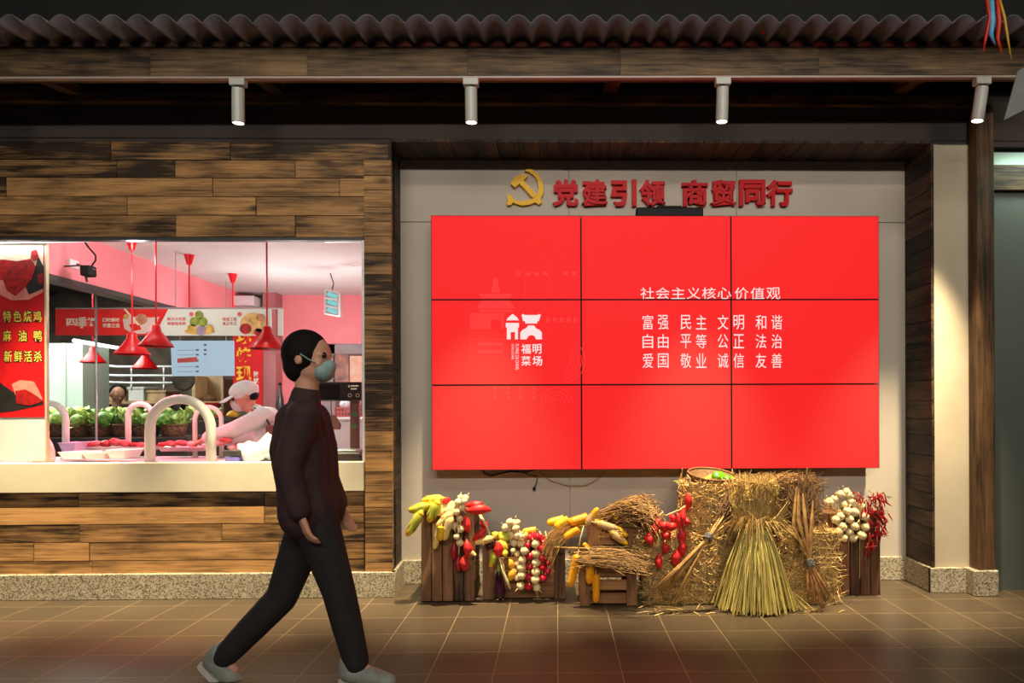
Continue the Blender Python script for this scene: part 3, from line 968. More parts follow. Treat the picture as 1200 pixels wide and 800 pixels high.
def spud(L=.14, R=.03, bend=.012, p=.8, tipr=.0):
    pts, rs = [], []
    for i in range(13):
        t = i / 12
        pts.append((bend * sin(pi * t), bend * .4 * sin(2 * pi * t), t * L))
        rs.append(max(.0025, R * sin(pi * (t * .94 + .03)) ** p * (1 - .12 * cos(5 * t))))
    return MB().tube(pts, rs, 14)
sp = Kind('sweet_potato', 'sweet potato', .14, .06).body(spud(), POTATO)
spd = Kind('sweet_potato', 'sweet potato', .14, .06).body(spud(), POTATOD)
for k in (sp, spd): k.part('root_tip', MB().tube([(0, 0, -.004), (.002, 0, .004), (.001, 0, .008)], [.0015, .003, .004], 6), GARLICN)
gy = Kind('small_gourd', 'gourd', .14, .06).body(spud(.14, .03, .008, .6), YVEG)
gg = Kind('small_gourd', 'gourd', .14, .06).body(spud(.14, .03, .008, .6), GVEG)
go_ = Kind('small_gourd', 'gourd', .14, .06).body(spud(.14, .03, .008, .6), OVEG)
for k in (gy, gg, go_): k.part('stem', MB().tube([(0, 0, -.012), (.001, 0, -.002), (.001, 0, .008)], [.003, .004, .006], 6), CALYX)
aub = Kind('aubergine', 'aubergine', .2, .07)
aub.body(MB().tube([(0, 0, .01 + .19 * i / 10) for i in range(11)], [.014, .019, .023, .026, .029, .032, .034, .035, .032, .024, .006], 18), AUB)
cm = MB().tube([(0, 0, -.03), (0, 0, -.01), (0, 0, .012)], [.004, .006, .014], 8)
for k in range(5):
    a = 2 * pi * k / 5
    cm.add([(.008 * cos(a - .5), .008 * sin(a - .5), .008), (.008 * cos(a + .5), .008 * sin(a + .5), .008), (.025 * cos(a), .025 * sin(a), .045), (.022 * cos(a), .022 * sin(a), .01)], [(0, 3, 2), (3, 1, 2), (0, 1, 3), (0, 2, 1)])
aub.part('calyx', cm, CALYX)
chil = Kind('red_chilli', 'chilli', .07, .012)
chil.body(MB().tube([(0, 0, 0), (.001, 0, .01), (.002, 0, .03), (.006, 0, .052), (.014, 0, .07)], [.003, .006, .006, .004, .0008], 7), CHILI)
chil.part('stalk', MB().tube([(0, 0, -.012), (0, 0, .002)], [.0015, .0035], 5), CALYX)
pep = Kind('green_pepper', 'pepper', .09, .08)
pep.body(MB().lathe([(0, .004), (.018, 0), (.034, .008), (.040, .03), (.038, .055), (.030, .078), (.015, .088), (0, .082)], 28, None, lambda a, z: 1 - .16 * abs(sin(2 * a)) ** 1.5), PEP)
pep.part('stem', MB().tube([(0, 0, -.02), (.002, 0, -.008), (0, 0, .008)], [.004, .004, .008], 7), CALYX)

MM = lambda px, d: px * d / FPX   # pixels to metres at depth d

# ------------------------------------------------------------------ crates
def crate(label, x0, x1, y0, y1, z0, z1, n, upright, mt, mp, lean=0.0, posts=True, group='wooden crates', gap=.006, t=.014, pw=.035, slat_fill=None):
    root = thing('wooden_crate', label, 'crate', ((x0 + x1) / 2, (y0 + y1) / 2, z0), group)
    c = Vector(((x0 + x1) / 2, y1, z0))
    M = Matrix.Translation(c) @ Matrix.Rotation(lean, 4, 'X') @ Matrix.Translation(-c)
    def panel(name, y, ax0, ax1):
        mb = MB()
        if upright:
            wd = (ax1 - ax0) / n
            for i in range(n): mb.bbox(ax0 + i * wd + gap / 2, ax0 + (i + 1) * wd - gap / 2, y, y + t, z0, z1 - (i % 2) * .004, .002, M)
            for zz_ in (z0 + .04, z1 - .07): mb.bbox(ax0, ax1, y + t, y + 2 * t, zz_, zz_ + .045, .002, M)
        else:
            hh = (z1 - z0) / n
            for i in range(n):
                if slat_fill and not slat_fill[i]: continue
                mb.bbox(ax0, ax1, y, y + t, z0 + i * hh + gap / 2 + .002, z0 + (i + 1) * hh - gap / 2, .002, M)
        return mb.build(name, mt, root)
    panel('front_panel', y0 + (0 if upright else .012), x0, x1)
    panel('back_panel', y1 - 2 * t, x0, x1)
    for nm, x in (('side_panel', x0), ('side_panel', x1 - t)):
        mb = MB(); k = max(3, n); hh = (z1 - z0) / k
        for i in range(k): mb.bbox(x, x + t, y0 + 2 * t, y1 - 2 * t, z0 + i * hh + .005, z0 + (i + 1) * hh - .005, .002, M)
        mb.build(nm, mt, root)
    MB().bbox(x0 + t, x1 - t, y0 + 2 * t, y1 - 2 * t, z0 + .012, z0 + .024, .002, M).build('base', mt, root)
    if not upright and posts:
        for x in (x0, x1 - pw):
            for y in (y0 - .004, y1 - .02):
                MB().bbox(x - .002, x + pw + .002, y, y + .02, z0, z1 + .004, .003, M).build('corner_post', mp, root)
    if upright:
        mb = MB().bbox(x0 - .002, x1 + .002, y0 + t, y1 - 2 * t, z1 - .03, z1 - .012, .002, M)
        mb.build('end_board', mt, root)
    return root
def cxz(px0, px1, py0, py1, d):
    a, b = at(px0, max(py0, py1), d), at(px1, min(py0, py1), d)
    return a.x, b.x, a.z, b.z
x0, x1, _, z1 = cxz(493, 556, 703, 597, 4.72); CA = (x0, x1, z1)
crate('tall brown crate stood on end under corn and garlic, next to the pillar', x0, x1, 4.72, 5.04, 0, z1, 5, True, WOOD_CRATE_V, WOOD_CRATE_V, -.02)
x0, x1, _, z1 = cxz(566, 662, 700, 637, 4.78); CB = (x0, x1, z1)
crate('long low brown crate behind the hanging red onion and garlic strands', x0, x1, 4.78, 5.06, 0, z1, 4, False, WOOD_CRATE_H, WOOD_CRATE_V, pw=.07)
x0, x1, _, z1 = cxz(680, 746, 710, 662, 4.60); CD = (x0, x1, z1)
crate('small light wood crate on the floor with hanging orange corn', x0, x1, 4.60, 4.98, 0, z1, 3, False, WOOD_CRATE_L, WOOD_CRATE_LZ, gap=.018, pw=.062)
x0, x1, z0, z1 = cxz(690, 747, 641, 613, 4.66); CC = (x0, x1, z0, z1)
crate('small light wood crate raised on straw above the other small crate, holding corn', x0, x1, 4.66, 4.96, z0, z1, 2, False, WOOD_CRATE_L, WOOD_CRATE_LZ, gap=.02, pw=.062, slat_fill=(1, 1))
x0, x1, _, z1 = cxz(960, 1032, 698, 601, 4.80); CE = (x0, x1, z1)
crate('tall dark brown crate hung with white garlic and red chillies, nearest the beige pier', x0, x1, 4.80, 5.10, 0, z1, 6, True, wood('dark_crate_board', S(44, 29, 20), S(140, 96, 64), 'z', tone_attr=False), WOOD_CRATE_V)

# ------------------------------------------------------------------ straw
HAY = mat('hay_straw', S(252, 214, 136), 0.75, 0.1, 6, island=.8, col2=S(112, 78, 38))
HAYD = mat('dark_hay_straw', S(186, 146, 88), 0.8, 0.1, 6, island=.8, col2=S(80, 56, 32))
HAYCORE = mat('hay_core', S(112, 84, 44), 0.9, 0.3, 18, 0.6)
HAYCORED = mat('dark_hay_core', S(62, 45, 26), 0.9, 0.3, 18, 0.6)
RICE = mat('rice_straw', S(255, 238, 142), 0.65, 0.1, 6, island=.85, col2=S(146, 122, 54))
REED = mat('dry_reed', S(208, 164, 92), 0.6, 0.16, 20, col2=S(140, 96, 48))
REEDB = mat('brown_reed', S(190, 132, 78), 0.6, 0.16, 20, col2=S(112, 70, 36))
SEED = mat('dark_seed_head', S(134, 98, 60), 0.85, 0.2, 40, island=.6, col2=S(52, 34, 22))
TWINE = mat('grey_twine', S(112, 110, 108), 0.8, 0.15, 60)

def strand(mb, pts, r, sides=3):
    mb.tube(pts, r, sides, cap=False)
def straw_block(mb, x0, x1, y0, y1, z0, z1, n, rnd, ln=(.06, .24), rad=.0026, bulge=.02):
    cx, cy, cz = (x0 + x1) / 2, (y0 + y1) / 2, (z0 + z1) / 2
    for _ in range(n):
        f = rnd.random()
        u, v = rnd.uniform(-1, 1), rnd.uniform(-1, 1)
        bl = bulge * (1 - u * u) * (1 - v * v)
        if f < .55: p = Vector((cx + u * (x1 - x0) / 2, y0 - bl, cz + v * (z1 - z0) / 2)); nrm = Vector((0, -1, 0))
        elif f < .75: p = Vector((cx + u * (x1 - x0) / 2, cy + v * (y1 - y0) / 2, z1 + bl)); nrm = Vector((0, 0, 1))
        elif f < .88: p = Vector((x0 - bl, cy + u * (y1 - y0) / 2, cz + v * (z1 - z0) / 2)); nrm = Vector((-1, 0, 0))
        else: p = Vector((x1 + bl, cy + u * (y1 - y0) / 2, cz + v * (z1 - z0) / 2)); nrm = Vector((1, 0, 0))
        d = Vector((rnd.gauss(0, 1), rnd.gauss(0, 1), rnd.gauss(0, .8)))
        d -= nrm * d.dot(nrm); d = d.normalized() if d.length > .01 else Vector((1, 0, 0))
        L = rnd.uniform(*ln); out = abs(rnd.gauss(0, .16)) if rnd.random() < .85 else rnd.uniform(.2, .6)
        side = nrm.cross(d) * rnd.uniform(-.25, .25) * L
        a = p - d * L * .5 + nrm * rnd.uniform(-.004, .006); b = p + side + nrm * (.006 + rnd.random() * .012); c = p + d * L * .5 + nrm * out * L * .5
        for q in (a, b, c): q.z = max(q.z, .004)
        strand(mb, [a, b, c], [rad, rad * 1.1, rad * .5])
def core(mb, x0, x1, y0, y1, z0, z1, rnd):
    bm = bmesh.new(); bmesh.ops.create_cube(bm, size=1)
    bmesh.ops.subdivide_edges(bm, edges=bm.edges[:], cuts=6, use_grid_fill=True)
    for v in bm.verts:
        q = v.co * 2
        f = 1 - .05 * (abs(q.x) ** 4 + abs(q.y) ** 4 + abs(q.z) ** 4)
        v.co = Vector(((x0 + x1) / 2 + q.x * f * (x1 - x0) / 2 + rnd.uniform(-.008, .008), (y0 + y1) / 2 + q.y * f * (y1 - y0) / 2 + rnd.uniform(-.008, .008),
                       (z0 + z1) / 2 + q.z * f * (z1 - z0) / 2 + (rnd.uniform(-.008, .008) if q.z > -.9 else 0)))
    bm.verts.index_update()
    mb.add([v.co.copy() for v in bm.verts], [tuple(q.index for q in f.verts) for f in bm.faces]); bm.free()
def bale(label, x0, x1, y0, y1, z0, z1, n, seed, dark=False, ties=2, ln=(.06, .2)):
    rnd = random.Random(seed)
    mb = MB(); core(mb, x0 + .01, x1 - .01, y0 + .012, y1 - .012, z0, z1 - .01, rnd); mb.m = 1
    straw_block(mb, x0 + .005, x1 - .005, y0 + .008, y1 - .008, z0 + .01, z1 - .008, n, rnd, ln)
    o = centred(mb, 'hay_bale', [HAYCORED if dark else HAYCORE, HAYD if dark else HAY])
    tag(o, label, 'hay bale', 'hay bales')
    for k in range(ties):
        x = x0 + (x1 - x0) * (k + 1) / (ties + 1)
        c = [(x, y0 - .012, z0 + .02), (x, y0 - .03, (z0 + z1) / 2), (x, y0 - .008, z1), (x, (y0 + y1) / 2, z1 + .022), (x, y1, z1)]
        MB().tube(c, .003, 5, True).build('twine', STRAWC, o)
    return o
def px_bale(label, px0, px1, py0, py1, d, depth, n, seed, z0=None, **k):
    a, b = at(px0, max(py0, py1), d), at(px1, min(py0, py1), d)
    return bale(label, a.x, b.x, d, d + depth, a.z if z0 is None else z0, b.z, n, seed, **k)
px_bale('large golden hay bale on the floor under the red sweet potatoes', 760, 858, 706, 629, 4.62, .40, 3000, 1, z0=0)
px_bale('upper hay bale under the winnowing tray, stacked on the large golden bale', 808, 868, 627, 568, 4.66, .34, 1700, 2, ties=1)
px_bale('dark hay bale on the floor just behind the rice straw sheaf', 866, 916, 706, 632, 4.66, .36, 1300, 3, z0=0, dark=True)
px_bale('golden brown hay bale on the floor behind the brown reed bundle', 919, 979, 708, 624, 4.60, .36, 2000, 4, z0=0)
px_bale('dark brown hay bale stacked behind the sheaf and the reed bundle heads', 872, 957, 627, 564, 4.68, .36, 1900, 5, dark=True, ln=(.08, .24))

# winnowing tray with peppers
d = 4.74
c = at(836, 567, d)
t = thing('winnowing_tray', 'round shallow woven tray tilted on the upper hay bale, holding green peppers', 'tray', c + Vector((0, .08, -.01)))
M = Matrix.Translation(c + Vector((0, .08, .0))) @ Matrix.Rotation(.18, 4, 'X') @ Matrix.Rotation(.07, 4, 'Y')
WICK = mat('woven_bamboo', S(112, 78, 44), 0.7, 0.2, 60, 0.4)
MB().lathe([(0, 0), (.10, .004), (.15, .03), (.16, .058), (.152, .058), (.14, .034), (.095, .014), (0, .010)], 36, M).build('tray_body', WICK, t, True)
MB().tube([M @ Vector((.157 * cos(a), .157 * sin(a), .06)) for a in [2 * pi * i / 36 for i in range(37)]], .008, 8).build('rim', WICK, t, True)
for px, py, lb in ((842, 560, 'larger green pepper in the woven tray'), (853, 562.5, 'smaller green pepper at the edge of the woven tray')):
    s = 1.05 if 'larger' in lb else .8
    p = at(px, py, 4.76)
    pep.put(p + Vector((.04 * s, 0, 0)), Vector((-1, -.2, .15)).to_track_quat('Z', 'Y'), (s, s, s), lb, 'green peppers')
p = at(822, 563, 4.78)
gy.between(p, p + Vector((.11, .02, .01)), .06, 'yellow gourd lying in the woven tray beside the green peppers')
p = at(826, 561, 4.86)
go_.between(p, p + Vector((.09, .03, .0)), .06, 'amber gourd lying at the back of the woven tray')

# rice straw sheaf
rnd = random.Random(21)
base = at(888, 716, 4.43); base.z = 0
sh = thing('rice_straw_sheaf', 'tall pale rice straw sheaf tied at the waist with a flared skirt on the floor', 'straw sheaf', (base.x, 4.45, 0))
tie = at(884, 624, 4.47); top = at(884, 560, 4.52)
mb = MB()
for i in range(620):
    lobe = rnd.random() < .45
    a = rnd.uniform(0, 2 * pi); s = sqrt(rnd.random())
    tx = tie.x + (-.035 if lobe else .02) + .055 * s * cos(a) ; ty = 4.47 + .045 * s * sin(a)
    p0 = Vector((tx, ty, tie.z + (.0 if lobe else .06) + rnd.uniform(-.03, .03)))
    R = .24 * s + .012
    ex = base.x + R * cos(a) + rnd.gauss(0, .012); ey = min(4.50 + .20 * s * sin(a) + rnd.gauss(0, .008), 4.57)
    p2 = Vector((ex, ey, rnd.uniform(.004, .03)))
    pm = p0.lerp(p2, .45) + Vector((.010 * cos(a), .010 * sin(a), .01))
    mb.tube([p0, pm, p2], [.003, .0036, .0030], 4, cap=False)
for i in range(26):
    a = rnd.uniform(-.2, .8)
    p0 = Vector((base.x + .15, 4.46, .16)); p2 = Vector((base.x + .2 + rnd.random() * .16, 4.42 + rnd.random() * .08, .006))
    mb.tube([p0, p0.lerp(p2, .5) + Vector((.0, 0, .01)), p2], .0024, 4, cap=False)
tag(mb.build('stalks', RICE, sh), kind='stuff')
mb = MB()
for i in range(620):
    a = rnd.uniform(0, 2 * pi); s = sqrt(rnd.random())
    p0 = Vector((tie.x + .05 * s * cos(a), 4.48 + .05 * s * sin(a), tie.z + rnd.uniform(-.05, .1)))
    p2 = Vector((top.x + .135 * s * cos(a) + rnd.gauss(0, .016), 4.53 + .08 * s * sin(a), top.z - rnd.random() ** 2 * .22 + (.05 * rnd.random() if rnd.random() < .25 else 0)))
    pm = p0.lerp(p2, .5) + Vector((.05 * s * cos(a), .03 * sin(a), 0))
    mb.tube([p0, pm, p2], [.003, .003, .0018], 3, cap=False)
for i in range(420):
    x = tie.x + rnd.uniform(-.12, .13); z = rnd.uniform(tie.z + .03, top.z - .01)
    p = Vector((x, 4.44 - rnd.random() * .03 + abs(x - tie.x) * .3, z)); dd = Vector((rnd.gauss(0, .5), -.1, rnd.gauss(0, 1))).normalized() * rnd.uniform(.05, .12)
    mb.tube([p - dd * .5, p + Vector((rnd.gauss(0, .01), -.008, 0)), p + dd * .5], [.0022, .0024, .0012], 3, cap=False)
for i in range(120):   # loose wisps drooping round the waist
    a = rnd.uniform(0, 2 * pi)
    p0 = Vector((tie.x + .06 * cos(a), 4.47 + .05 * sin(a), tie.z + .02 + rnd.random() * .06))
    e = Vector((cos(a), .35 * sin(a) - .2, 0)) * rnd.uniform(.08, .2)
    mb.tube([p0, p0 + e * .55 + Vector((0, 0, .035)), p0 + e + Vector((0, 0, -.02 - rnd.random() * .10))], [.003, .0028, .0014], 3, cap=False)
tag(mb.build('ears', mat('straw_ears', S(216, 184, 108), 0.7, 0.1, 6, island=.8, col2=S(140, 106, 52)), sh), kind='stuff')
mb = MB()
for k in range(14):
    rx, z, tl = .072 + .004 * rnd.random(), tie.z + .035 + .005 * k * .9, rnd.uniform(.1, .3)
    mb.tube([(tie.x + .012 + rx * cos(a), 4.47 + .07 * sin(a), z + tl * rx * cos(a) * 1.2) for a in [2 * pi * i / 20 for i in range(21)]], .004, 4)
for k in range(9):
    p0 = Vector((tie.x + .05, 4.41, tie.z + .05))
    mb.tube([p0, p0 + Vector((.07, -.01, .03 + .004 * k)), p0 + Vector((.13 + .02 * rnd.random(), -.01, .06 + .012 * k))], .0028, 4, cap=False)
mb.build('straw_band', mat('band_straw', S(214, 182, 108), 0.7, 0.14, 20, island=.6, col2=S(160, 124, 64)), sh)

# reed bundles
def reeds(label, tie_px, low, high, d, mstem, seed, heads=True, r=.0075):
    rnd = random.Random(seed)
    T = at(*tie_px, d)
    root = thing('reed_bundle', label, 'reed bundle', (T.x, d, 0), 'tied reed bundles')
    for k, (lx, ly) in enumerate(low):
        P0 = at(lx, ly, d - .06 + .02 * (k % 3))
        if P0.z < .004: P0.z = .004
        h = high[k % len(high)]
        P2 = at(h[0], h[1], d + .12)
        Tm = T + Vector((rnd.uniform(-.014, .014), rnd.uniform(-.012, .012), 0))
        rr_ = r * rnd.uniform(.8, 1.25)
        MB().tube([P0, P0.lerp(Tm, .5) + Vector((rnd.uniform(-.004, .004), 0, 0)), Tm, Tm.lerp(P2, .3), Tm.lerp(P2, .5)], [rr_ * 1.1, rr_ * 1.05, rr_, rr_ * .9, rr_ * .6], 8).build('stem', mstem, root, True)
    if heads:
        for (hx, hy) in high:
            P2 = at(hx, hy, d + .12); dirv = (P2 - T).normalized()
            mb = MB()
            HL = (P2 - T).length * .75
            for i in range(110):
                t = rnd.random()
                p = P2 - dirv * (HL * t - .03); sp_ = .028 * (1 - abs(t - .5) * 1.2)
                off = Vector((rnd.gauss(0, sp_ * .55), rnd.gauss(0, sp_ * .4), rnd.gauss(0, .012)))
                mb.tube([p + off * .2, p + off + dirv * .02, p + off * 1.3 + dirv * (.05 + .03 * rnd.random())], [.004, .005, .0015], 4, cap=False)
            mb.build('seed_head', SEED, root)
    mb = MB()
    ax = (at(*high[0], d + .12) - T).normalized()
    q = ax.to_track_quat('Z', 'Y')
    for k in range(7):
        ring = [T + q @ Vector((.024 * cos(a), .024 * sin(a), .0055 * (k - 3))) for a in [2 * pi * i / 14 for i in range(15)]]
        mb.tube(ring, .0042, 5)
    mb.tube([T + Vector((0, -.03, 0)), T + Vector((.02, -.04, .012)), T + Vector((.035, -.035, -.008))], .003, 5)
    mb.build('twine', TWINE, root, True)
    return root
reeds('reed bundle leaning across the large golden hay bale, tied with grey twine', (830, 629), [(763, 694), (767, 698), (777, 699), (788, 707), (791, 708), (782, 690), (771, 690)],
      [(851, 590), (860, 588), (868, 590), (873, 598), (880, 606), (864, 580), (858, 578)], 4.46, REED, 5)
reeds('upright brown reed bundle before the golden brown bale, tied with grey twine', (949, 659), [(963, 713), (965, 712), (972, 697), (947, 702), (955, 706), (968, 704)],
      [(930, 584), (938, 576), (945, 572), (952, 582), (941, 592), (928, 596)], 4.46, REEDB, 8)
# long dry leaves of the second bundle
root = bpy.data.objects['reed_bundle.001']
for k, (a, b, c) in enumerate((((949, 656), (936, 610), (936, 572)), ((950, 655), (944, 610), (941, 578)), ((948, 656), (930, 618), (934, 570)), ((951, 652), (951, 622), (953, 586)))):
    A, B, C = at(*a, 4.45), at(*b, 4.46), at(*c, 4.5)
    mb = MB()
    pts = [A, A.lerp(B, .5), B, B.lerp(C, .5), C]
    for i, p in enumerate(pts): mb.v += [p + Vector((-.012 * sin(pi * (i + .4) / 5), .004, 0)), p + Vector((0, -.004, 0)), p + Vector((.012 * sin(pi * (i + .4) / 5), .004, 0))]
    for i in range(4):
        for j in range(2): mb.face((i * 3 + j, i * 3 + j + 1, i * 3 + j + 4, i * 3 + j + 3))
    mb.build('leaf', REED, root, True)

# straw lying around the small crates
def wisps(label, name, spine, n, spread, mt, seed, rad=.0024, tous=.009, cat='straw'):
    rnd = random.Random(seed); mb = MB()
    for i in range(n):
        off = Vector((rnd.gauss(0, spread[0]), rnd.gauss(0, spread[1]), rnd.gauss(0, spread[2])))
        s0, s1 = rnd.random() * .3, 1 - rnd.random() * .35
        pts = []
        for k in range(4):
            t = s0 + (s1 - s0) * k / 3
            f = t * (len(spine) - 1); j = min(int(f), len(spine) - 2)
            p = spine[j].lerp(spine[j + 1], f - j) + off * (.5 + .9 * t) + Vector((rnd.gauss(0, tous), rnd.gauss(0, tous), rnd.gauss(0, tous)))
            pts.append(p)
        mb.tube(pts, [rad, rad * 1.1, rad, rad * .6], 3, cap=False)
    o = centred(mb, name, mt); tag(o, label, cat, 'loose straw bundles', 'stuff')
    return o
wisps('pale straw bunch drooping over the long low crate beside the red onions', 'straw_bunch', [at(690, 611, 4.80), at(668, 616, 4.74), at(650, 628, 4.70), at(640, 650, 4.68)], 260, (.018, .03, .022), HAY, 31)
wisps('straw layer between the two small light crates', 'straw_layer', [at(668, 652, 4.66), at(700, 651, 4.62), at(730, 651, 4.62), at(757, 658, 4.60)], 420, (.014, .10, .024), HAYD, 32, tous=.014)
wisps('dark brown brushwood bundle lying on the raised small crate', 'brushwood_bundle', [at(700, 612, 4.78), at(722, 602, 4.74), at(748, 596, 4.72), at(762, 604, 4.70), at(765, 628, 4.70)], 480, (.028, .06, .04), HAYD, 33, rad=.003, tous=.018)
wisps('pale straw ends sticking out beside the raised small crate', 'straw_ends', [at(742, 640, 4.62), at(752, 645, 4.60), at(758, 652, 4.58)], 90, (.012, .03, .05), HAY, 34)
rnd = random.Random(35); mb = MB()
for i in range(70):
    q = at(rnd.uniform(752, 990), rnd.uniform(704, 716), 4.5); q.y = rnd.uniform(4.36, 4.6); q.z = .004
    e = Vector((rnd.gauss(0, 1), rnd.gauss(0, .6), 0)).normalized() * rnd.uniform(.03, .09)
    mb.tube([q - e, q + Vector((0, 0, .004)), q + e * .8], [.0022, .0024, .0014], 3, cap=False)
o = centred(mb, 'floor_straw', HAY); tag(o, 'loose straw scattered on the floor along the hay bales and sheaf', 'straw', None, 'stuff')
mb = MB().tube([at(650, 641, 4.63), at(700, 643, 4.6), at(712, 643.5, 4.6)], .006, 8)
o = centred(mb, 'thin_rod', REED, True); tag(o, 'thin pale rod lying across under the raised small crate', 'rod')
rnd = random.Random(7)
for i in range(9):
    p = at(718 + rnd.random() * 14, 657 + rnd.random() * 6, 4.57)
    o = centred(MB().ball(p, (.010, .010, .009), 10, 6), 'dried_flower_head', GARLIC, True)
    tag(o, 'tiny pale dried flower head on the straw of the lower small crate', 'dried flower', 'dried flower heads')

# ------------------------------------------------------------------ corn, garlic and sweet potatoes on the tall crate
d0 = 4.66
def pxw(w, d=d0): return MM(w, d)
def two(kind, a, b, w, d, label, group=None, dd=0.0):
    return kind.between(at(*a, d + dd), at(*b, d), pxw(w, d), label, group)
G = 'green husked corn cobs'
two(corn_g, (519, 584), (494, 586.5), 9.5, 4.74, 'green husked corn cob lying highest on the tall crate, pointing at the pillar', G)
two(corn_g, (502, 592), (478.5, 598.5), 10, 4.68, 'green husked corn cob sticking out level beside the tall crate', G)
two(corn_g, (495, 598), (476.5, 628), 10, 4.66, 'green husked corn cob hanging outside the tall crate, lowest towards the pillar', G)
two(corn_g, (514, 586), (502, 612), 11, 4.64, 'green husked corn cob hanging down the tall crate front', G)
two(corn_y, (507, 589), (497, 597), 9, 4.70, 'bare yellow corn cob wedged between the green husked cobs')
G = 'pale corn cobs'
two(corn_p, (534, 591), (512, 596.5), 9, 4.70, 'pale corn cob lying level just under the red sweet potato on the tall crate', G)
two(corn_p, (534, 596), (511.5, 602), 9.5, 4.66, 'pale corn cob lying level against the garlic, second of the level pair', G)
two(corn_p, (530, 601), (511, 617.5), 9.5, 4.63, 'pale corn cob slanting down with a yellow tip below the level pair', G)
two(corn_p, (528, 605), (520.5, 633), 9.5, 4.62, 'pale corn cob hanging almost upright beside the garlic string', G)
two(corn_p, (516, 612), (509, 643.5), 8.5, 4.64, 'pale corn cob hanging lowest on the tall crate', G)
two(corn_y, (517, 616), (516, 633.5), 9.5, 4.61, 'short yellow corn cob end between the hanging pale cobs')
def bulbs(kind, pts, dia, d, labels, group, spread=.02, seed=1):
    rnd = random.Random(seed)
    for i, p in enumerate(pts):
        q = Vector((rnd.gauss(0, .5), rnd.gauss(-.3, .4), rnd.choice((1, 1, -1)) * 1)).normalized().to_track_quat('Z', 'Y')
        s = MM(dia * rnd.uniform(.92, 1.1), d) / kind.width
        kind.put(at(p[0], p[1], d + rnd.uniform(-spread, spread)), q, (s, s, s), labels if isinstance(labels, str) else labels[i], group)
ordn = ['topmost', 'second', 'third', 'fourth', 'fifth', 'sixth', 'seventh', 'eighth', 'lowest']
bulbs(garlic, [(537, 588.5), (543.5, 587), (541.5, 594.5), (535, 599.5), (539, 607.6), (532, 616), (540, 619.5), (535, 628.5), (539, 636)], 9.2, 4.64,
      [f'{o_} garlic bulb of the string on the tall crate' if o_ in ('topmost', 'lowest') else f'{o_} garlic bulb from the top of the string on the tall crate' for o_ in ordn], 'garlic on the tall crate', .012, 3)
bulbs(garlic, [(540, 582.5), (546, 583)], 8, 4.68, 'garlic bulb at the very top edge of the tall crate behind the string', 'garlic at the tall crate edge', .01, 4)
o = centred(MB().tube([at(538, 586, 4.66), at(536, 605, 4.65), at(537, 625, 4.65), at(538, 640, 4.65), at(537.5, 650, 4.65)], .004, 6), 'straw_rope', STRAWC, True); tag(o, 'dry straw cord carrying the garlic down the tall crate', 'cord')
G = 'sweet potatoes on the tall crate'
two(sp, (518, 586), (528, 588.5), 8, 4.70, 'small red sweet potato between the green corn and the garlic', G)
two(sp, (545, 592), (566, 588.5), 9.5, 4.76, 'red sweet potato lying behind on top of the tall crate', G)
two(sp, (546, 597.5), (576, 598.5), 11, 4.68, 'long red sweet potato lying along the top corner of the tall crate', G)
two(sp, (544, 604), (550, 624), 9.5, 4.65, 'red sweet potato hanging high beside the garlic string', G)
two(sp, (547, 632), (547, 653), 10.5, 4.64, 'bright red sweet potato hanging midway below the garlic string', G)
two(sp, (545, 650), (543.5, 669), 10, 4.65, 'red sweet potato hanging lowest on the tall crate front', G)
two(spd, (539, 650), (537.5, 670), 8.5, 4.67, 'dark red sweet potato hanging beside the lowest red one', G)
two(spd, (532, 634), (533, 657), 8, 4.67, 'dark red sweet potato hanging under the pale corn cobs', G)
two(corn_p, (551, 646), (558, 651), 5, 4.63, 'small pale husk end sticking out beside the bright red sweet potato')

# on the long low crate
G = 'sweet potatoes by the long crate'
two(sp, (572, 618.5), (553.5, 633), 9.5, 4.70, 'curved red sweet potato lying between the tall crate and the long crate', G)
two(sp, (563, 610), (570, 620), 8.5, 4.74, 'red sweet potato tip standing behind the curved one', G)
two(sp, (582, 634), (584.5, 653), 10.5, 4.68, 'red sweet potato hanging alone on the long crate over the aubergine', G)
two(corn_p, (577, 630), (556, 636.5), 8, 4.68, 'small pale corn cob with a yellow tip under the curved sweet potato')
two(corn_g, (580, 647), (574.5, 665), 7.5, 4.70, 'small green husked corn cob hanging on the long crate end')
aub.between(at(584, 667, 4.71), at(586.5, 703, 4.71), pxw(13, 4.71), 'dark purple aubergine hanging in front of the long crate')
aub.between(at(577, 632, 4.74), at(572, 644, 4.72), pxw(9, 4.72), 'small dark aubergine half hidden beside the small pale corn cob')
G = 'gourds on the long crate'
two(gg, (586, 624), (594, 635), 13, 4.74, 'yellow green gourd on top of the long crate beside the garlic heap', G)
two(gy, (584, 634), (595, 643), 9, 4.70, 'yellow gourd hanging below the yellow green gourd', G)
two(gy, (592, 643), (593, 652), 7, 4.69, 'smallest yellow gourd hanging under the other yellow gourd', G)
two(gy, (577, 624), (583, 631), 9, 4.76, 'pale yellow gourd end behind the white straw stalk', G)
two(corn_y, (629, 620.5), (612, 622.5), 8, 4.78, 'yellow corn cob lying behind the topmost red onions', 'yellow corn on the long crate')
two(go_, (611, 625), (619, 632), 8, 4.75, 'amber gourd between the garlic heap and the red onions', G)
two(go_, (597, 655), (600, 667), 8, 4.70, 'amber gourd hanging beside the middle garlic strand, upper one', G)
two(go_, (602, 665), (596, 680), 9, 4.70, 'amber gourd hanging beside the middle garlic strand, lower one', G)
t = thing('straw_stalk', 'white straw stalk slanting down from the tall crate to the gourds', 'stalk', at(576, 630, 4.68))
MB().tube([at(562, 603, 4.74), at(570, 616, 4.69), at(576, 632, 4.67)], [.009, .008, .005], 8).build('stem', STRAWC, t, True)
MB().tube([at(562, 603, 4.74), at(558, 600, 4.75)], [.010, .004], 6).build('cut_end', STRAWC, t, True)
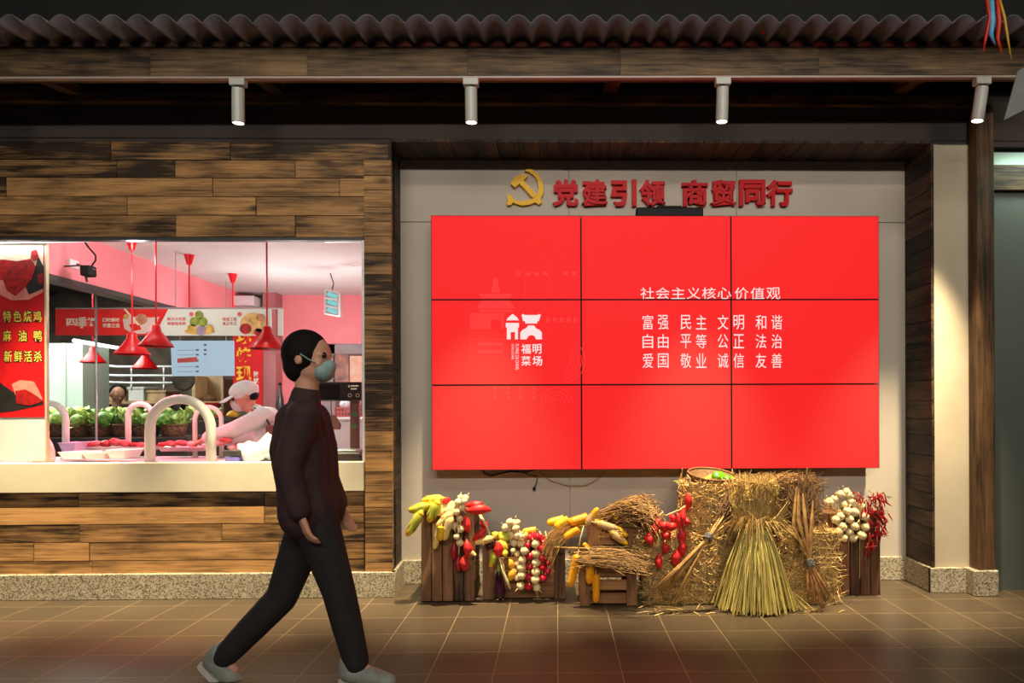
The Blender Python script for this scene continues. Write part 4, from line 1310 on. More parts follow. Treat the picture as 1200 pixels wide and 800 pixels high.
o = centred(MB().tube([at(585, 654, 4.68), at(589, 668, 4.67), at(594, 680, 4.66), at(598, 690, 4.67)], [.004, .005, .011, .004], 8), 'spring_onion', mat('spring_onion_white', S(222, 214, 160), 0.5, 0.12, 20), True); tag(o, 'pale spring onion hanging beside the aubergine', 'spring onion')
o = centred(MB().tube([at(584, 650, 4.69), at(590, 662, 4.68), at(592, 672, 4.68)], [.003, .004, .004], 6), 'straw_rope', STRAWC, True); tag(o, 'thin straw cord hanging above the aubergine', 'cord')
bulbs(garlic, [(596, 619.5), (604.5, 619), (600, 626.5), (606.5, 627), (602.5, 636), (610.5, 636.5), (598, 612), (605, 612.5), (592, 618), (611, 628)], 10.6, 4.72,
      'white garlic bulb in the heap on top of the long low crate', 'garlic heap on the long crate', .02, 7)
bulbs(garlic, [(614.5, 645.5), (612, 656), (610.8, 665), (611, 674), (610, 686.5)], 10.6, 4.68,
      [f'{o_} garlic bulb of the strand beside the yellow gourds on the long crate' for o_ in ('topmost', 'second', 'middle', 'fourth', 'lowest')], 'middle garlic strand', .006, 8)
bulbs(garlic, [(606, 649), (601.5, 645), (605.5, 660), (606, 677), (603, 669)], 8, 4.71, 'garlic bulb half hidden behind the strand beside the yellow gourds', 'garlic behind the middle strand', .006, 9)
ol = lambda n, w: [f'{x} red onion of {w}' for x in ('topmost', 'second', 'third', 'fourth', 'fifth', 'lowest')][:n]
bulbs(onion, [(621.7, 630), (618.7, 638.5), (620.7, 651.5), (621, 663.5), (619.5, 676), (619.5, 687)], 9.2, 4.70, ol(6, 'the strand between the two garlic strands'), 'red onion strand between garlic', .006, 10)
bulbs(garlic, [(627.7, 637), (628, 648.5), (628, 659.2), (628, 669.8), (627.5, 679), (629, 688.3)], 10.6, 4.68,
      [f'{x} garlic bulb of the strand among the red onions' for x in ('topmost', 'second', 'third', 'fourth', 'fifth', 'lowest')], 'garlic strand among onions', .006, 11)
bulbs(onion, [(630, 628.5), (633.7, 641.7), (635, 653.5), (635, 664.5), (636, 677)], 9.8, 4.69, [f'{x} red onion of the strand just past the garlic, nearer the small crates' for x in ('topmost', 'second', 'middle', 'fourth', 'lowest')], 'red onion strand past the garlic', .006, 12)
bulbs(onion, [(637, 635.5), (642.7, 647.5), (642, 658.5), (641.5, 669)], 8.4, 4.71, [f'{x} red onion of the outermost strand beside the straw bunch' for x in ('topmost', 'second', 'third', 'lowest')], 'outermost red onion strand', .006, 13)
bulbs(onion, [(625, 627), (634, 630), (629, 633)], 8.5, 4.75, 'red onion in the heap at the top of the onion strands', 'red onion heap', .01, 14)
for px, py1, lb in ((612, 690, 'straw cord behind the middle garlic strand'), (620, 690, 'straw cord behind the first red onion strand'), (628, 692, 'straw cord behind the garlic strand among the onions'), (635.5, 680, 'straw cord behind the second red onion strand'), (642, 672, 'straw cord behind the outermost red onion strand')):
    o = centred(MB().tube([at(px - 3, 622, 4.765), at(px, 638, 4.725), at(px, (640 + py1) / 2, 4.72), at(px, py1, 4.72)], .004, 6), 'straw_rope', STRAWC, True); tag(o, lb, 'cord')

# corn around the small crates
G = 'corn on the small crates'
two(corn_y, (662, 608), (641, 613), 11, 4.74, 'yellow corn cob lying outermost on the straw bunch', G)
two(corn_y, (667, 608), (650, 617.5), 11, 4.70, 'yellow corn cob lying second on the straw bunch', G)
two(corn_o, (690, 606), (667, 612.5), 13, 4.68, 'fat orange corn cob lying level on the straw bunch', G)
two(corn_d, (687, 615), (701, 594.5), 8.5, 4.66, 'corn cob in a pinkish husk standing up at the raised crate corner', G)
two(corn_o, (679, 619.5), (661, 630.5), 10.5, 4.66, 'orange corn cob slanting down the straw bunch', G)
two(corn_y, (695, 612), (716, 614.5), 9, 4.70, 'yellow corn cob lying inside the raised small crate', G)
two(corn_d, (698, 612.5), (731.5, 622), 8, 4.62, 'long corn cob in pale husk lying across the raised crate', G)
two(corn_d, (713, 620), (736, 627.5), 8, 4.62, 'shorter corn cob in pale husk below the long one', G)
two(corn_d, (715, 622), (735.5, 638.5), 8.5, 4.61, 'corn cob in pale husk hanging steepest from the raised crate', G)
two(corn_y, (718, 606.5), (739, 595.5), 10, 4.68, 'yellow corn cob lying on the dark brushwood', G)
two(corn_o, (690, 645), (683, 636), 8, 4.66, 'short orange corn end in the shade under the raised crate', G)
G = 'hanging orange corn cobs'
two(corn_o, (677, 649), (668, 688), 10.5, 4.56, 'orange corn cob hanging outside the lower small crate', G)
two(corn_o, (692.5, 650.5), (690.5, 684.5), 11.5, 4.55, 'orange corn cob hanging on the lower small crate, higher one', G)
two(corn_o, (698.5, 672), (698.5, 706.5), 10.5, 4.55, 'orange corn cob hanging on the lower small crate, lower one', G)
for pts, lb in (([(684, 616), (680, 632), (677, 649)], 'straw cord of the outer hanging orange corn'), ([(686, 640), (690, 644), (692.5, 651)], 'straw cord of the higher hanging orange corn'), ([(693, 660), (697, 666), (698.5, 673)], 'straw cord of the lower hanging orange corn')):
    o = centred(MB().tube([at(x, y, 4.585) for x, y in pts], .0045, 6), 'straw_rope', STRAWC, True); tag(o, lb, 'cord')

# sweet potatoes strung on the hay
G = 'sweet potatoes strung on the hay'
L_ = [((806.5, 576), (804.5, 598), 8, 'long red sweet potato highest on the string by the upper bale'),
      ((802, 594), (801, 617), 8, 'red sweet potato second from the top, by the upper bale'),
      ((804, 606), (805, 616), 7, 'small red sweet potato tucked against the upper bale'),
      ((784, 605), (792, 606), 9, 'small round red sweet potato at the top of the hanging heap'),
      ((780, 612), (793, 618), 10.5, 'red sweet potato lying level in the hanging heap'),
      ((793, 601), (797, 620), 9, 'red sweet potato hanging next to the upper bale string'),
      ((767, 609), (774, 616), 10.5, 'red sweet potato at the outer top of the heap'),
      ((771, 614), (782, 622), 11.5, 'fat red sweet potato in the middle of the heap'),
      ((766, 613), (767, 626), 8, 'red sweet potato half hidden at the outer side'),
      ((762, 622), (764, 638.5), 10.5, 'red sweet potato hanging outermost towards the small crates'),
      ((775, 624), (784, 633), 11, 'round red sweet potato below the heap middle'),
      ((778, 635), (778.5, 648.5), 9.5, 'round red sweet potato on the middle string'),
      ((796, 618), (801, 637), 10.5, 'large red sweet potato on the bale side string, upper one'),
      ((797, 632), (801, 651), 10.5, 'large red sweet potato on the bale side string, lower one'),
      ((793, 643), (791, 663), 11, 'bright red sweet potato hanging lowest on the bale side string'),
      ((773.5, 647), (773.5, 667), 8.5, 'pointed red sweet potato hanging lowest on the hay')]
for a, b, w_, lb in L_: two(sp, a, b, w_, 4.56 + (.05 if b[1] < 600 else 0), lb, G)
for pts, lb in (([(805, 556), (808.5, 560), (808, 577)], 'pale straw cord tied at the tray end, holding the sweet potatoes'), ([(806, 590), (797, 597), (780, 604), (777, 600), (770, 606)], 'pale straw cord along the top of the sweet potato heap'),
                ([(794, 615), (793, 630), (794, 644)], 'pale straw cord of the bale side sweet potatoes'), ([(780, 630), (778, 640), (774, 648), (766, 658)], 'pale straw cord of the lowest sweet potato')):
    o = centred(MB().tube([at(x, y, 4.60) for x, y in pts], .005, 6), 'straw_rope', STRAWC, True); tag(o, lb, 'cord')

# garlic and chillies on the dark crate
gp = [(340, 100), (375, 103), (290, 123), (268, 140), (345, 155), (380, 138), (287, 165), (408, 152), (442, 166), (365, 195), (406, 200), (325, 225), (297, 245), (378, 240), (468, 228), (335, 285), (406, 282), (470, 288), (312, 315), (377, 318), (342, 350), (398, 352), (450, 335), (320, 95), (355, 82), (250, 142)]
rowlab = lambda y: ('topmost garlic bulb heaped on the rim of the dark crate' if y < 130 else 'garlic bulb in the upper half of the cluster on the dark crate' if y < 215 else 'garlic bulb in the lower half of the cluster on the dark crate')
for i, (x, y) in enumerate(gp):
    dd = 4.76 if y > 180 else 4.80
    bulbs(garlic, [(920 + x / 5, 560 + y / 5)], 11, dd, rowlab(y), 'garlic on the dark crate: ' + ('rim' if y < 130 else 'upper half' if y < 215 else 'lower half'), .008, 40 + i)
for x, y1, lb in ((994.5, 645, 'pale garlic cord hanging down the dark crate under the cluster'), (1007.5, 678, 'longest pale cord hanging down the dark crate'), (982.5, 640, 'short pale cord at the outer side of the garlic cluster')):
    o = centred(MB().tube([at(x, 590, 4.785), at(x, 610, 4.785), at(x, y1, 4.785)], .0028, 6), 'straw_rope', STRAWC, True); tag(o, lb, 'cord')
rnd = random.Random(77)
def chilli(px, py, d, lb, g, L=.06):
    dv = Vector((rnd.gauss(0, .45), rnd.gauss(-.2, .3), -1)).normalized() if rnd.random() < .8 else Vector((rnd.gauss(0, 1), rnd.gauss(-.3, .4), rnd.gauss(0, .6))).normalized()
    p = at(px, py, d); chil.between(p, p + dv * L * rnd.uniform(.8, 1.25), rnd.uniform(.008, .012), lb, g)
for i in range(62): chilli(rnd.uniform(1001, 1037), rnd.uniform(576, 597), 4.80 + rnd.uniform(-.04, .05), 'small red chilli in the heap on top of the dark crate', 'chillies heaped on the dark crate')
for i in range(46):
    y = rnd.uniform(592, 628); chilli(rnd.gauss(1031, 4.5) if y < 612 else rnd.gauss(1030, 2.4), y, 4.765 + rnd.uniform(-.015, .012), 'small red chilli in the thick bunch hanging at the outer dark crate edge', 'chillies hanging at the crate edge')
for i in range(34): chilli(rnd.gauss(1018, 1.8), rnd.uniform(590, 658), 4.77 + rnd.uniform(-.012, .012), 'small red chilli on the long thin string down the dark crate', 'chillies on the long string')
mb = MB()
for i in range(40):
    p = at(rnd.uniform(1003, 1042), rnd.uniform(574, 612), 4.79); e = Vector((rnd.gauss(0.3, 1), -.4, rnd.gauss(0, .7))).normalized() * rnd.uniform(.02, .06)
    mb.tube([p, p + e * .5 + Vector((0, 0, .006)), p + e], [.0018, .0022, .001], 4, cap=False)
mb.tube([at(1018, 585, 4.79), at(1018, 620, 4.785), at(1018, 660, 4.785)], .002, 5)
o = centred(mb, 'chilli_stems', mat('dry_green_stem', S(96, 92, 52), 0.8, 0.2, 20)); tag(o, 'tangle of dry dark green chilli stems on the dark crate', 'stems', None, 'stuff')
# ------------------------------------------------------------------ inside the butcher's shop
PINK = mat('pink_wall_paint', S(244, 146, 154), 0.8, 0.03, 2)
PINKD = mat('dusky_pink_column', S(176, 112, 112), 0.7, 0.04, 3)
CEIL = mat('shop_ceiling_board', S(212, 206, 204), 0.7, 0.03, 2)
DARKROOF = mat('dark_hall_roof', S(58, 52, 48), 0.7, 0.15, 3)
SHOPWHITE = mat('white_laminate', S(226, 224, 224), 0.35, 0.02, 3)
STEEL = mat('stainless_steel', S(172, 174, 176), 0.3, 0.05, 6, metal=.6)
ZC = 2.56
cl = MB().box(-3.6, -1.16, 4.97, 8.3, ZC, ZC + .05)
cl.box(-4.9, -3.6, 4.97, 5.5, ZC, ZC + .05)
tag(cl.build('trim_4', CEIL), kind='structure')
XF = -3.55
mb = MB().box(XF - .1, XF, 4.98, 8.3, 2.215, ZC)
struct('wall_shop_side', mb, PINK)
mb = MB().box(XF - .12, XF + .012, 4.98, 8.3, 2.175, 2.213)
tag(mb.build('trim_5', DARKMETAL), kind='structure')
xcol = at(327, 400, 8.2).x
wb = MB().box(xcol, -1.0, 8.3, 8.36, 0, ZC)
struct('wall_shop_back', wb, PINK)
struct('wall_shop_right', MB().box(-1.2, -1.16, 5.0, 8.3, 0, ZC), PINK)
a = at(308, 400, 8.1)
struct('wall_shop_column', MB().box(a.x, xcol, 8.1, 8.36, 0, ZC), PINKD)
# doorway at the back with its grey frame
x0 = at(380, 404, 8.29).x; z1 = at(380, 405, 8.29).z
t = tag(MB().box(x0, -1.7, 8.285, 8.30, 0.2, z1).build('door_2', mat('dark_doorway', S(120, 74, 70), 0.6, 0.1, 3)), kind='structure')
MB().bbox(x0 - .02, x0 + .13, 8.27, 8.30, .2, z1 + .02, .006).bbox(x0 - .02, -1.7, 8.27, 8.30, z1 - .10, z1 + .02, .006).build('frame', mat('grey_door_frame', S(150, 138, 140), 0.5, 0.05), t)
tt = tag(centred(MB().box(at(391, 470, 8.275).x, at(409, 470, 8.275).x, 8.270, 8.276, at(400, 460, 8.27).z, at(400, 415, 8.27).z), 'door_poster', mat('brown_poster_print', S(92, 56, 54), 0.5, 0.3, 9, col2=S(190, 130, 110))), 'dark food poster on the doorway at the back of the shop', 'poster')
tag(centred(MB().box(at(410, 470, 8.27).x, at(428, 470, 8.27).x, 8.268, 8.274, at(400, 470, 8.27).z, at(400, 417, 8.27).z), 'door_poster', mat('cream_poster_print', S(226, 208, 176), 0.5, 0.2, 8, col2=S(226, 150, 120))), 'cream poster with orange print at the back doorway', 'poster')

# market hall beyond
struct('wall_market', MB().box(-12, -3.3, 12.0, 12.1, 0, 3.6), mat('dim_market_wall', S(150, 130, 112), 0.8, 0.35, 2.5, col2=S(74, 60, 52)))
mb = MB()
n = 60
for i in range(n + 1):
    x = -12 + 8.3 * i / n
    for y in (5.6, 12.0):
        mb.v.append(Vector((x, y, 3.0 + (.06 if (i % 4) < 2 else 0) + (y - 5.6) * .02)))
for i in range(n): mb.face((2 * i, 2 * i + 1, 2 * i + 3, 2 * i + 2))
struct('trim_6', mb, DARKROOF)
pc = at(76, 460, 8.6)
pa, pb = at(54, 460, 8.6), at(97, 460, 8.6)
struct('wall_market_pillar', MB().box(pa.x - .5, pb.x, 8.6, 9.1, 0, at(76, 402, 8.6).z).box(pc.x - .02, pc.x + .02, 8.58, 8.6, 0, at(76, 402, 8.6).z), mat('pale_green_pillar', S(196, 214, 198), 0.5, 0.03, 2))
TUBE = emis('white_tube_light', (1.0, 1.0, 0.96, 1), 2.2)
def tube_lamp(a, b, r, lb):
    o = centred(MB().tube([a, b], r, 8), 'tube_lamp', TUBE); return tag(o, lb, 'tube light', 'white tube lights')
tube_lamp(at(87, 399, 7.6), at(141, 408, 9.2), .022, 'short slanting tube light under the red hanging sign')
tube_lamp(at(-60, 284.5, 4.945), at(151, 281, 4.945), .010, 'long white tube light along the top of the shop window')
tube_lamp(at(381, 281.5, 5.0), at(423, 281, 5.0), .016, 'short glowing white strip put in for a reflection at the top corner of the shop window')  # glowing strip stands in for a bright reflection
RAIL = mat('white_rail_paint', S(222, 226, 222), 0.4, 0.03)
for (y0_, y1_, x0_, x1_, lb) in ((426, 429.5, 98, 215, 'upper white hall rail above the vegetable stall'), (438, 440, 98, 215, 'middle white hall rail above the vegetable stall'), (447.5, 448.5, 112, 206, 'lower white hall rail above the vegetable stall')):
    t = thing('hall_rail', lb, 'rail', at(150, y0_, 9.6), 'white hall rails')
    MB().tube([at(x0_, y0_, 9.6), at(x0_ + 40, y1_, 9.6), at(x1_, y1_, 9.6)], .016, 8).build('bar', RAIL, t, True)
    for x in (124, 154, 192): MB().tube([at(x, y1_, 9.6), at(x, y1_ + 9, 9.6)], .010, 6).build('hanger', RAIL, t, True)

# pictured banner hung at the side of the window
BOARD = mat('white_side_board', S(226, 222, 226), 0.45, 0.02)
PRED = mat('banner_red', S(214, 14, 24), 0.5, 0.06, 3)
d = 4.98
a, b = at(-40, 541, d), at(52.5, 283, d)
t = thing('food_banner', 'tall red roast poultry banner with yellow lettering on a white board in the shop window', 'banner', ((a.x + b.x) / 2, d, a.z))
MB().bbox(a.x, b.x, d + .004, d + .022, a.z, b.z, .003).build('backing_board', BOARD, t)
a2, b2 = at(-40, 489, d), at(51.5, 286, d)
MB().box(a2.x, b2.x, d - .001, d + .003, a2.z, b2.z).build('print', PRED, t)
MB().bbox(b.x, b.x + .012, d - .004, d + .024, a.z, b.z + .01, .002).build('edge_strip', mat('brass_edge', S(196, 180, 150), 0.4, 0.05), t)
def spot_poly(name, pts, m, dd, parent, th=.0012):
    q = [at(x, y, dd) for x, y in pts]
    return MB().prism([(p.x, p.z) for p in q], dd - .0012 - th, dd - .0011).build(name, m, parent)
d2 = d
CREAMP = mat('print_kraft', S(214, 180, 150), 0.6, 0.2, 30, col2=S(236, 210, 190))
ROAST = mat('print_roast', S(196, 22, 22), 0.5, 0.3, 26, col2=S(110, 8, 14))
PDARK = mat('print_dark', S(34, 26, 28), 0.6, 0.3, 20)
PPLATE = mat('print_plate', S(238, 140, 130), 0.5, 0.12, 14)
spot_poly('print_paper', [(-40, 286), (51, 286), (51, 330), (-40, 322)], CREAMP, d2, t)
spot_poly('print_plate', [(-40, 340), (0, 345), (14, 352), (34, 351), (51, 342), (51, 330), (-40, 326)], PPLATE, d2 - .0012, t)
spot_poly('print_dark', [(28, 330), (40, 320), (45, 300), (51, 312), (51, 338), (34, 345)], PDARK, d2 - .0024, t)
spot_poly('print_roast', [(-40, 306), (5, 304), (20, 306), (36, 303), (42, 312), (38, 326), (30, 336), (18, 347), (8, 340), (3, 325), (-40, 330)], ROAST, d2 - .0036, t)
spot_poly('print_roast', [(37, 294), (43, 292), (46, 302), (40, 306), (36, 303)], ROAST, d2 - .0048, t)
spot_poly('print_roast', [(44, 322), (50, 320), (51, 330), (46, 333)], ROAST, d2 - .0048, t)
spot_poly('print_dark', [(-40, 452), (0, 448), (20, 462), (51, 470), (51, 474), (14, 482), (-40, 486)], PDARK, d2, t)
spot_poly('print_plate', [(14, 450), (24, 445), (40, 447), (45, 456), (50, 468), (36, 466), (18, 462)], PPLATE, d2 - .0012, t)
spot_poly('print_roast', [(18, 458), (30, 456), (44, 464), (50, 470), (36, 475), (20, 473)], ROAST, d2 - .0024, t)
YT_ = mat('print_yellow', S(226, 210, 90), 0.5, 0.06); BT_ = mat('print_black', S(24, 20, 14), 0.6, 0.05)
for row, y0_, y1_, xs_ in (('特色烧鸡', 364, 377, (4, 16, 28, 39.5)), ('麻油鸭', 387, 400, (4, 22, 40)), ('新鲜活杀', 411, 424, (5, 17, 28.5, 40))):
    m1, m2 = MB(), MB()
    for ch, x in zip(row, xs_):
        p, q = at(x, y1_, d2), at(x + 9.5, y0_, d2)
        text_into(m1, ch, p.x - .006, q.x + .006, p.z - .006, q.z + .006, d2 - .0014, .0012, .055)
        text_into(m2, ch, p.x, q.x, p.z, q.z, d2 - .0028, .0012, .012)
    m1.build('lettering_outline', BT_, t); m2.build('lettering', YT_, t)

# long hanging menu sign
d = 5.95
t = thing('menu_sign', 'long hanging sign, red part with a bowl and white part with fruit piles', 'sign', at(190, 393, d))
def quad(name, pts, m, th=.02, off=0.0, parent=None, dd=None):
    dd = dd or d
    q = [at(x, y, dd) for x, y in pts]
    return MB().prism([(p.x, p.z) for p in q], dd - off - (.0015 if off else 0), dd - off + (th if not off else .0)).build(name, m, parent or t)
SRED = mat('sign_red', S(232, 44, 38), 0.9, 0.05, 2); SWHITE = mat('sign_mint_white', S(226, 242, 234), 0.9, 0.03, 2)
quad('red_board', [(65, 361.5), (197, 361.5), (181, 392.5), (65, 392.5)], SRED)
quad('white_board', [(197.3, 361.5), (317, 361.5), (317.5, 393), (181.3, 393)], SWHITE)
quad('end_board', [(325.5, 361.5), (331, 361.5), (331, 393), (325.5, 393)], SWHITE)
MB().tube([at(65, 361, d), at(331, 361, d)], .008, 6).build('hanging_rail', STEEL, t)
for px in (205, 312):
    a = at(px, 361, d); MB().tube([a + Vector((0, .012, 0)), Vector((a.x, d + .012, ZC))], .003, 6).build('hanger', STEEL, t)
PALE = mat('print_pale', S(244, 232, 208), 0.5, 0.04); PR = mat('print_coral', S(226, 96, 90), 0.5, 0.05)
for ch, x0_, x1_, y0_, y1_, mm, of in (('四', 78, 91, 373, 381.5, PALE, .04), ('季', 91.5, 102, 371, 384.5, PALE, .04), ('祥', 102.5, 112.5, 372, 382, PALE, .04),
        ('口味美味', 120.5, 140.5, 372.2, 377.2, PALE, .03), ('家宴之选', 120.5, 140.5, 378.6, 383.8, PALE, .03),
        ('鲜汁大包菜', 196, 218, 371.5, 375.8, PR, .01), ('现做现卖鲜', 196, 218, 377, 381, PR, .01), ('味道工坊', 261, 277.5, 371.5, 375.8, PR, .01), ('真正手工', 261, 277.5, 377, 381, PR, .01)):
    mb = MB(); p, q = at(x0_, y1_, d), at(x1_, y0_, d)
    text_into(mb, ch, p.x, q.x, p.z, q.z, d - .0005, .002, of); mb.build('lettering', mm, t)
def disc_pts(cx, cy, rx, ry, n=16): return [(cx + rx * cos(2 * pi * i / n), cy - ry * sin(2 * pi * i / n)) for i in range(n)]
PBOWL = mat('print_bowl', S(232, 214, 202), 0.5, 0.08); PTAN = mat('print_tan', S(206, 150, 110), 0.5, 0.2, 20); PGRN = mat('print_green', S(150, 176, 60), 0.5, 0.25, 20)
PYEL = mat('print_ochre', S(220, 190, 90), 0.5, 0.2, 20); PGREY = mat('print_mauve', S(164, 158, 178), 0.5, 0.1, 20); PPEACH = mat('print_peach', S(240, 196, 130), 0.5, 0.2, 20)
quad('print', [(144, 374), (149, 370), (156, 371), (178, 372), (187, 371), (181, 385), (170, 391), (156, 391), (146, 385)], PBOWL, off=.001)
quad('print', disc_pts(166, 374, 7, 6.5), PTAN, off=.003)
quad('print', disc_pts(148, 371, 3, 3), PYEL, off=.003)
quad('print', [(151, 380), (163, 379), (166, 386), (156, 388)], SRED, off=.003)
quad('print', [(145, 361.8), (147.5, 361.8), (164, 380), (162, 381)], PALE, off=.0045)
quad('print', disc_pts(234, 388, 18, 4), PYEL, off=.001)
for cx_, cy_, r_, m_ in ((225, 385, 5.5, PYEL), (246, 385, 5, PYEL), (228, 377, 5.5, PGRN), (238, 377, 5.5, PGRN), (233.5, 369, 5, PGRN), (236, 387, 6, PGREY)):
    quad('print', disc_pts(cx_, cy_, r_, r_), m_, off=.003)
quad('print', disc_pts(298, 379, 16.5, 13), PPEACH, off=.001)
for cx_, cy_, r_, m_ in ((288, 385, 7, ROAST), (297, 374, 5.5, PYEL), (306, 372, 5, PTAN), (305, 384, 6, PPEACH), (303, 389, 5, ROAST)):
    quad('print', disc_pts(cx_, cy_, r_, r_ * .9), m_, off=.003)
for cx_ in (224.5, 281): quad('print', disc_pts(cx_, 368, 2.6, 2.6), PR, off=.003)

# blue white menu board, red upright banner, clock
d = 7.4
t = thing('menu_board', 'pale blue price board hanging below the white sign', 'menu board', at(236, 440, d))
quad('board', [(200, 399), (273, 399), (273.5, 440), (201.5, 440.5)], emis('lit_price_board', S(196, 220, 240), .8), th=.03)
mb = MB()
for y in (410, 415.5, 422.5, 429.5, 435): 
    p, q = at(208, y + .5, d), at(228, y, d); mb.box(p.x, q.x, d - .003, d - .0005, p.z, q.z)
    p, q = at(229.5, y + 1, d), at(233, y - 1, d); mb.box(p.x, q.x, d - .003, d - .0005, p.z, q.z)
for y in (404, 410, 415): p, q = at(239, y + 1.2, d), at(242, y - 1.2, d); mb.box(p.x, q.x, d - .003, d - .0005, p.z, q.z)
mb.build('price_lines', mat('print_grey_blue', S(120, 110, 130), 0.5, 0.05), t)
for px in (210, 264):
    a = at(px, 399, d); MB().tube([a + Vector((0, .015, -.01)), Vector((a.x, d + .015, ZC))], .003, 6).build('hanger', STEEL, t)
quad('red_print', [(208, 420), (231, 418), (232, 424), (208, 425)], PR, off=.001)
d = 8.08
t = thing('upright_banner', 'red upright banner with big yellow characters on the back column', 'banner', at(290, 476, d))
quad('cloth', [(273, 386), (308.5, 386), (307, 475), (273, 475)], PRED, th=.01)
YB_ = mat('print_bright_yellow', S(250, 196, 50), 0.5, 0.05)
for ch, y0_ in (('现', 384), ('烤', 407), ('现', 429)):
    mb = MB(); p, q = at(277, y0_ + 19, d), at(294.5, y0_, d); text_into(mb, ch, p.x, q.x, p.z, q.z, d - .001, .003, .035); mb.build('lettering', YB_, t)
for k, ch in enumerate('张斌桥公'):
    mb = MB(); p, q = at(297, 435 + k * 7.6 + 6.4, d), at(303.5, 435 + k * 7.6, d); text_into(mb, ch, p.x, q.x, p.z, q.z, d - .001, .003, .02); mb.build('lettering', PALE, t)
d = 8.4
c = at(216, 445, d)
t = thing('wall_clock', 'round wall clock peeking out below the price board', 'clock', c)
M = Matrix.Translation(c) @ Matrix.Rotation(pi / 2, 4, 'X')
MB().lathe([(.1, 0), (.125, 0), (.13, .02), (.12, .035), (.1, .03)], 28, M).build('rim', mat('clock_rim', S(70, 58, 50), 0.4, 0.1), t, True)
MB().lathe([(0, .012), (.108, .012), (.108, .006), (0, .006)], 28, M).build('dial', mat('clock_dial', S(226, 214, 190), 0.5, 0.05), t)
mb = MB(); 
for an, ln in ((.6, .06), (2.4, .08)): mb.tube([c + Vector((0, -.018, 0)), c + Vector((ln * sin(an), -.018, ln * cos(an)))], .005, 5)
mb.build('hands', BLACK, t)
# timber shelf block behind the worker
WICKB = mat('basket_brown', S(132, 86, 56), 0.75, 0.3, 50, 0.4)
t = thing('wooden_shelf', 'pale wooden shelf unit standing behind the worker', 'shelf', at(240, 500, 8.6))
for (q0, q1, r0, r1, nm) in ((226, 229, 440, 512, 'side_board'), (259, 262, 444, 512, 'side_board'), (226, 262, 470, 473, 'shelf_board'), (226, 262, 495, 498, 'shelf_board')):
    p, q = at(q0, r1, 8.6), at(q1, r0, 8.6); MB().bbox(p.x, q.x, 8.6, 8.9, 0 if nm == 'side_board' else p.z, q.z, .004).build(nm, mat('shelf_beech', S(206, 176, 130), 0.6, 0.1, 10), t)
p, q = at(226, 512, 8.92), at(262, 440, 8.92); MB().box(p.x, q.x, 8.9, 8.93, p.z, q.z).build('back_board', mat('shelf_back', S(176, 146, 110), 0.6, 0.1, 6), t)
c = at(245, 468, 8.7); o = centred(MB().ball(c, (.085, .07, .055), 16, 8), 'bread_loaf', WICKB, True); tag(o, 'brown loaf shaped bundle on the wooden shelf', 'loaf')
c = at(247, 473.5, 8.66); t = thing('red_tray', 'red tray under the brown bundle on the wooden shelf', 'tray', c)
MB().lathe([(0, -.02), (.11, -.02), (.13, .012), (.124, .012), (.105, -.012), (0, -.012)], 24, Matrix.Translation(c)).build('tray_body', RED, t, True)
MB().tube([c + Vector((.127 * cos(k), .127 * sin(k), .012)) for k in [2 * pi * i / 24 for i in range(25)]], .005, 6).build('rim', RED, t, True)

# heat lamps
LRED = mat('lamp_red_enamel', S(226, 14, 22), 0.3, 0.05)
GLOW = emis('hot_red_glow', (1.0, 0.13, 0.07, 1), 3.2)
def heat_lamp(px, py, wpx, d, label, ceil_cup=True, tilt=0, light=0, zt=ZC):
    c = at(px, py, d); R = MM(wpx / 2, d)
    root = thing('heat_lamp', label, 'heat lamp', (c.x, d, c.z), 'red heat lamps')
    M = Matrix.Translation(c) @ Matrix.Rotation(tilt, 4, 'Y')
    h = R * 1.25
    MB().lathe([(R, 0), (R * 1.0, .006), (R * .62, h * .42), (R * .30, h * .78), (R * .24, h * 1.05), (.012, h * 1.12), (0, h * 1.12)][::1], 28, M)
    mb = MB().lathe([(R * .97, .004), (R, .0), (R * 1.0, .008), (R * .62, h * .42), (R * .30, h * .78), (R * .24, h * 1.05), (.012, h * 1.12), (.010, h * 1.10), (R * .22, h * 1.02), (R * .28, h * .77), (R * .59, h * .40), (R * .97, .004)], 28, M)
    mb.build('shade', LRED, root, True)
    MB().lathe([(0, .012), (R * .82, .012), (R * .84, .03), (0, .03)], 24, M).build('glow_disc', GLOW, root)
    top = M @ Vector((0, 0, h * 1.1))
    MB().tube([top, Vector((top.x + (c.x - top.x) * .5, d, (top.z + zt) / 2)), Vector((c.x, d, zt))], .006, 6).build('cord', LRED, root)
    if ceil_cup: MB().lathe([(.018, -.085), (.042, -.003), (.042, 0), (0, 0)], 16, Matrix.Translation((c.x, d, zt))).build('ceiling_cup', LRED, root)
    if light:
        L = bpy.data.lights.new('heat_glow', 'SPOT'); L.energy = light; L.color = (1, .10, .16); L.spot_size = radians(104); L.spot_blend = .3; L.shadow_soft_size = R * .8
        o = bpy.data.objects.new('heat_glow', L); COL.objects.link(o); o.parent = root; o.location = (0, 0, -.015)
heat_lamp(155, 415.5, 38, 5.55, 'red heat lamp hanging before the bowl picture of the sign', light=75)
heat_lamp(183, 406, 37, 5.25, 'red heat lamp hanging where the red and white sign parts meet', light=75)
heat_lamp(313, 409, 39, 5.2, 'red heat lamp hanging at the end of the white sign over the worker', light=6)
heat_lamp(222, 390, 24, 6.12, 'red heat lamp on a far ceiling cup, its shade hidden behind the white sign', light=10)
heat_lamp(273, 389, 20, 6.99, 'red heat lamp farthest in, its ceiling cup beside the pink wall end', light=8)
for px, py, wd, lb in ((109, 425, 27, 'far red market lamp under the slanting tube light'), (170, 432, 28, 'far red market lamp below the front heat lamps')):
    heat_lamp(px, py, wd, 8.2, lb, False, zt=3.08)

